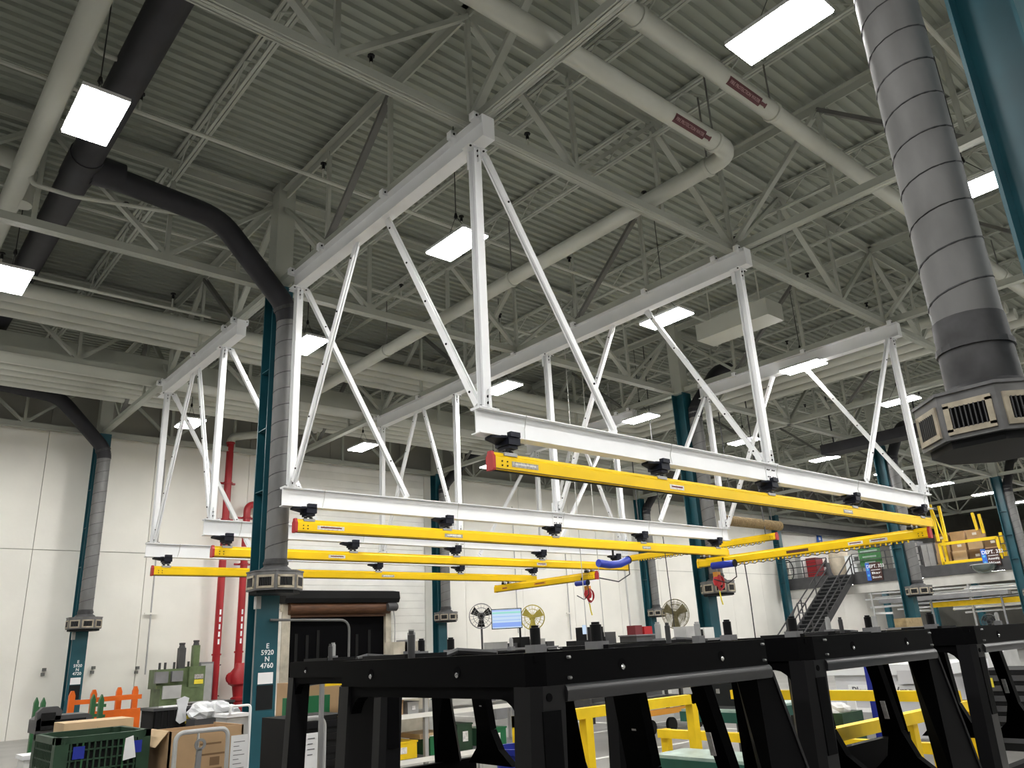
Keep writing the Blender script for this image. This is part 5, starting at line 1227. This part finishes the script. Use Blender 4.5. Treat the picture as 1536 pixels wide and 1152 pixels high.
dept(1297, 1325, 845, 869, 'dark department sign hung on the fascia near the green banner', ['DEPT. 323', 'Bar', 'Stools'])
dept(1470, 1503, 824, 847, 'dark department sign hung in front of the boxed pallets', ['DEPT. 322', 'Assembly', 'West'])
for i in range(3):
    p0 = 1332+24*i
    mz('steel_cabinet', p0, p0+19, 812+2*i, 44.0, 'greymid', 'grey steel cabinet in a row behind the mezzanine railing', 'cabinet', parts=D2)['group'] = 'row of grey cabinets on the mezzanine'
# yellow pallet gate with boxes
t = thing('pallet_gate', 'yellow tubular pallet safety gate at the mezzanine edge', 'gate', (MX, 15.4, MZ))
ya, yb = at(1411, 825, X=MX).y, at(1500, 825, X=MX).y
for z in (0.08, 1.02): MB().bar((MX, ya, MZ+z), (MX, yb, MZ+z), 0.12, 0.14).build('frame_bar', 'yellowrail', t)
for y in (ya, yb): MB().bar((MX, y, MZ), (MX, y, MZ+1.05), 0.12, 0.12, (0, 1, 0)).build('frame_post', 'yellowrail', t)
for (px, py, px2, py2) in ((1395, 757, 1408, 812), (1408, 759, 1420, 812), (1458, 769, 1466, 795), (1468, 771, 1476, 800)):
    a = at(px, py, X=MX+0.6); b = at(px2, py2, X=MX+0.6); MB().bar(a, b, 0.12, 0.12, (1, 0, 0)).build('raised_arm', 'yellowrail', t)
a = at(1397, 762, X=MX+0.6); b = at(1418, 812, X=MX+0.6); MB().bar(a, b, 0.06, 0.06, (1, 0, 0)).build('cross_brace', 'yellowrail', t)
for y in (ya, yb): MB().bar((MX+0.6, y, MZ), (MX+0.6, y, MZ+1.3), 0.12, 0.12, (0, 1, 0)).build('rear_post', 'yellowrail', t)
k = 0
for row, (zb_, hh) in enumerate(((0, 0.55), (0.56, 0.5), (1.07, 0.45))):
    for j in range(4):
        if row == 2 and j == 0: continue
        y = yb+0.2+0.78*j; 
        sbox('carton', (MX+0.75+0.1*row, y, MZ+0.12+zb_), (MX+1.6, y+0.68, MZ+0.12+zb_+hh), ('card', 'carddark', 'cardlite', 'card')[(j+row) % 4], 'brown carton stacked on a pallet behind the yellow gate', 'box', 'cartons behind the yellow gate',
             [('shipping_label', (MX+0.74+0.1*row, y+0.2, MZ+0.3+zb_), (MX+0.75+0.1*row, y+0.4, MZ+0.42+zb_), 'stickerw')] if (j+row) % 2 else ())
for j in range(2): sbox('pallet', (MX+0.7, yb+0.15+1.6*j, MZ), (MX+1.75, yb+1.68+1.6*j, MZ+0.12), 'hose', 'wooden pallet under the cartons behind the yellow gate', 'pallet', 'pallets behind the yellow gate', [('runner', (MX+0.68, yb+0.2+1.6*j+0.5*k_, MZ), (MX+0.7, yb+0.3+1.6*j+0.5*k_, MZ+0.1), 'carddark') for k_ in range(3)])
# far boxed racks past the last column
t = thing('storage_rack', 'yellow beam storage rack of cartons past the column with conduits', 'rack', (46, 10.5, MZ))
for z in (0.1, 1.0, 2.0): MB().bar((45.0, 6.5, MZ+z), (45.0, 12.6, MZ+z), 0.1, 0.12).build('beam', 'yellowrail', t)
for y in (6.6, 9.5, 12.5): MB().bar((45.0, y, MZ), (45.0, y, MZ+2.6), 0.1, 0.1, (0, 1, 0)).build('upright', 'bluebin', t)
for i in range(5):
    for j in range(2): sbox('carton', (45.2, 6.9+1.15*i, MZ+0.16+0.9*j), (46.1, 7.8+1.15*i, MZ+0.75+0.9*j+0.1*(i % 2)), ('card', 'carddark', 'hose')[(i+j) % 3], 'brown carton on the yellow beam storage rack', 'box', 'cartons on the storage rack')
# mirror dome
a = at(1475, 847, X=MX-0.3); t = thing('mirror_dome', 'half-round convex mirror dome under the mezzanine edge', 'mirror', a)
m = MB(); m._lathe(a, [(0.56, 0.0), (0.53, -0.14), (0.42, -0.27), (0.25, -0.36), (0.08, -0.40)], 20, V((0, 0, 1))); m.build('dome', 'dome', t, True)
MB().lathe(a, [(0.58, -0.01), (0.58, 0.03)], 20).build('rim', 'greylight', t)
# white tube racks below
random.seed(11)
t = thing('tube_rack', 'tangle of white pipe racking stored under the mezzanine', 'rack', (MX+1, 15, 0))
for i in range(22):
    z0 = 2.3+1.15*random.random(); x0 = MX+0.2+2.0*random.random(); y0 = 9+random.random()*4; y1 = 15+random.random()*6
    MB().tube([(x0, y0, z0), (x0+0.8*(random.random()-0.5), y1, z0+0.3*(random.random()-0.5))], 0.035+0.03*random.random(), 6).build('white_tube', 'white' if i % 4 else 'greydark', t)
for y in (10, 12.6, 15.4, 18.2, 20.3):
    MB().bar((MX+0.1, y, 0), (MX+0.1, y, 3.6), 0.08, 0.08, (0, 1, 0)).build('upright', 'greylight', t); MB().bar((MX+0.1, y, 2.4), (MX+2.2, y, 2.4), 0.08, 0.1).build('arm', 'whitebox', t)
single('monorail_beam', MB().ibeam((MX-0.3, 9.0, 2.60), (MX-0.3, 17.2, 2.60), 0.16, 0.24, 0.05, 0.08), 'yellowrail', 'yellow monorail beam below the white pipe racking', 'beam', (MX-0.3, 9, 2.5))
single('grey_conveyor', MB().b2((MX-0.9, 13.4, 2.85), (MX-0.4, 19.5, 3.05)).bar((MX-0.65, 13.8, 0), (MX-0.65, 13.8, 2.85), 0.08, 0.08, (0, 1, 0)).bar((MX-0.65, 17, 0), (MX-0.65, 17, 2.85), 0.08, 0.08, (0, 1, 0)), 'greymid', 'long grey conveyor bed under the mezzanine', 'conveyor', (MX-0.65, 12, 0))
# dark beam along the wall and blue sign
single('wall_beam', MB().ibeam((42.4, 25.1, Z(6.0)), (58, 25.1, Z(6.0)), 0.25, 0.42, 0.05, 0.06), 'greydark', 'dark steel beam along the back wall above the stairs', 'beam', (42.4, 25.1, Z(5.8)))
p = at(1230, 811, Y=25.5); t = thing('wall_sign', 'small blue square pictogram sign on the back wall', 'sign', p)
MB().b2((p.x-0.3, 25.5, p.z-0.32), (p.x+0.3, 25.53, p.z+0.32)).build('plate', 'bluesign', t); MB().b2((p.x-0.12, 25.49, p.z+0.02), (p.x+0.12, 25.5, p.z+0.22)).build('pictogram', 'textwhite', t); MB().b2((p.x-0.05, 25.49, p.z-0.2), (p.x+0.16, 25.5, p.z-0.06)).build('pictogram', 'textwhite', t)
# conduits on the far column
t = thing('conduit_bundle', 'bundle of pale conduits strapped to the column at the mezzanine boxes', 'conduit', (42.5, C1-0.3, 0))
for k in range(4): MB().tube([(42.46+0.07*k, C1-0.27, 0.1), (42.46+0.07*k, C1-0.27, CHB)], 0.025, 6).build('conduit', 'greylight', t)
for z in (3, 5, 7): MB().b2((42.4, C1-0.31, z), (42.75, C1-0.23, z+0.06)).build('strap', 'greydark', t)
# pale box duct under the roof and dark ducts in the depth
single('box_duct', MB().b2((15.5, 8.5, Z(7.0)), (16.2, 10.5, Z(7.42))).bar((15.77, 8.8, Z(7.4)), (15.77, 8.8, ZD), 0.03, 0.03).bar((15.77, 10.2, Z(7.4)), (15.77, 10.2, ZD), 0.03, 0.03), 'pipe', 'pale rectangular box duct hung between two crane beams', 'duct', (15.5, 8.5, Z(7.0)))
single('unit_heater', MB().b2((26, 7.0, Z(6.3)), (29.0, 7.6, Z(6.55))).bar((27.5, 7.3, Z(6.5)), (27.5, 7.3, JB), 0.04, 0.04), 'blackduct', 'long black flat heater panel hung far down the hall', 'heater', (26, 7, Z(6.3)))
single('flat_duct', MB().b2((26.9, 9.6, Z(6.1)), (27.6, 13.6, Z(6.45))).bar((27.2, 10.2, Z(6.4)), (27.2, 10.2, ZD), 0.04, 0.04).bar((27.2, 13.2, Z(6.4)), (27.2, 13.2, ZD), 0.04, 0.04), 'blackduct', 'black flat duct slung crosswise beyond the front header', 'duct', (26.9, 9.6, Z(6.1)))
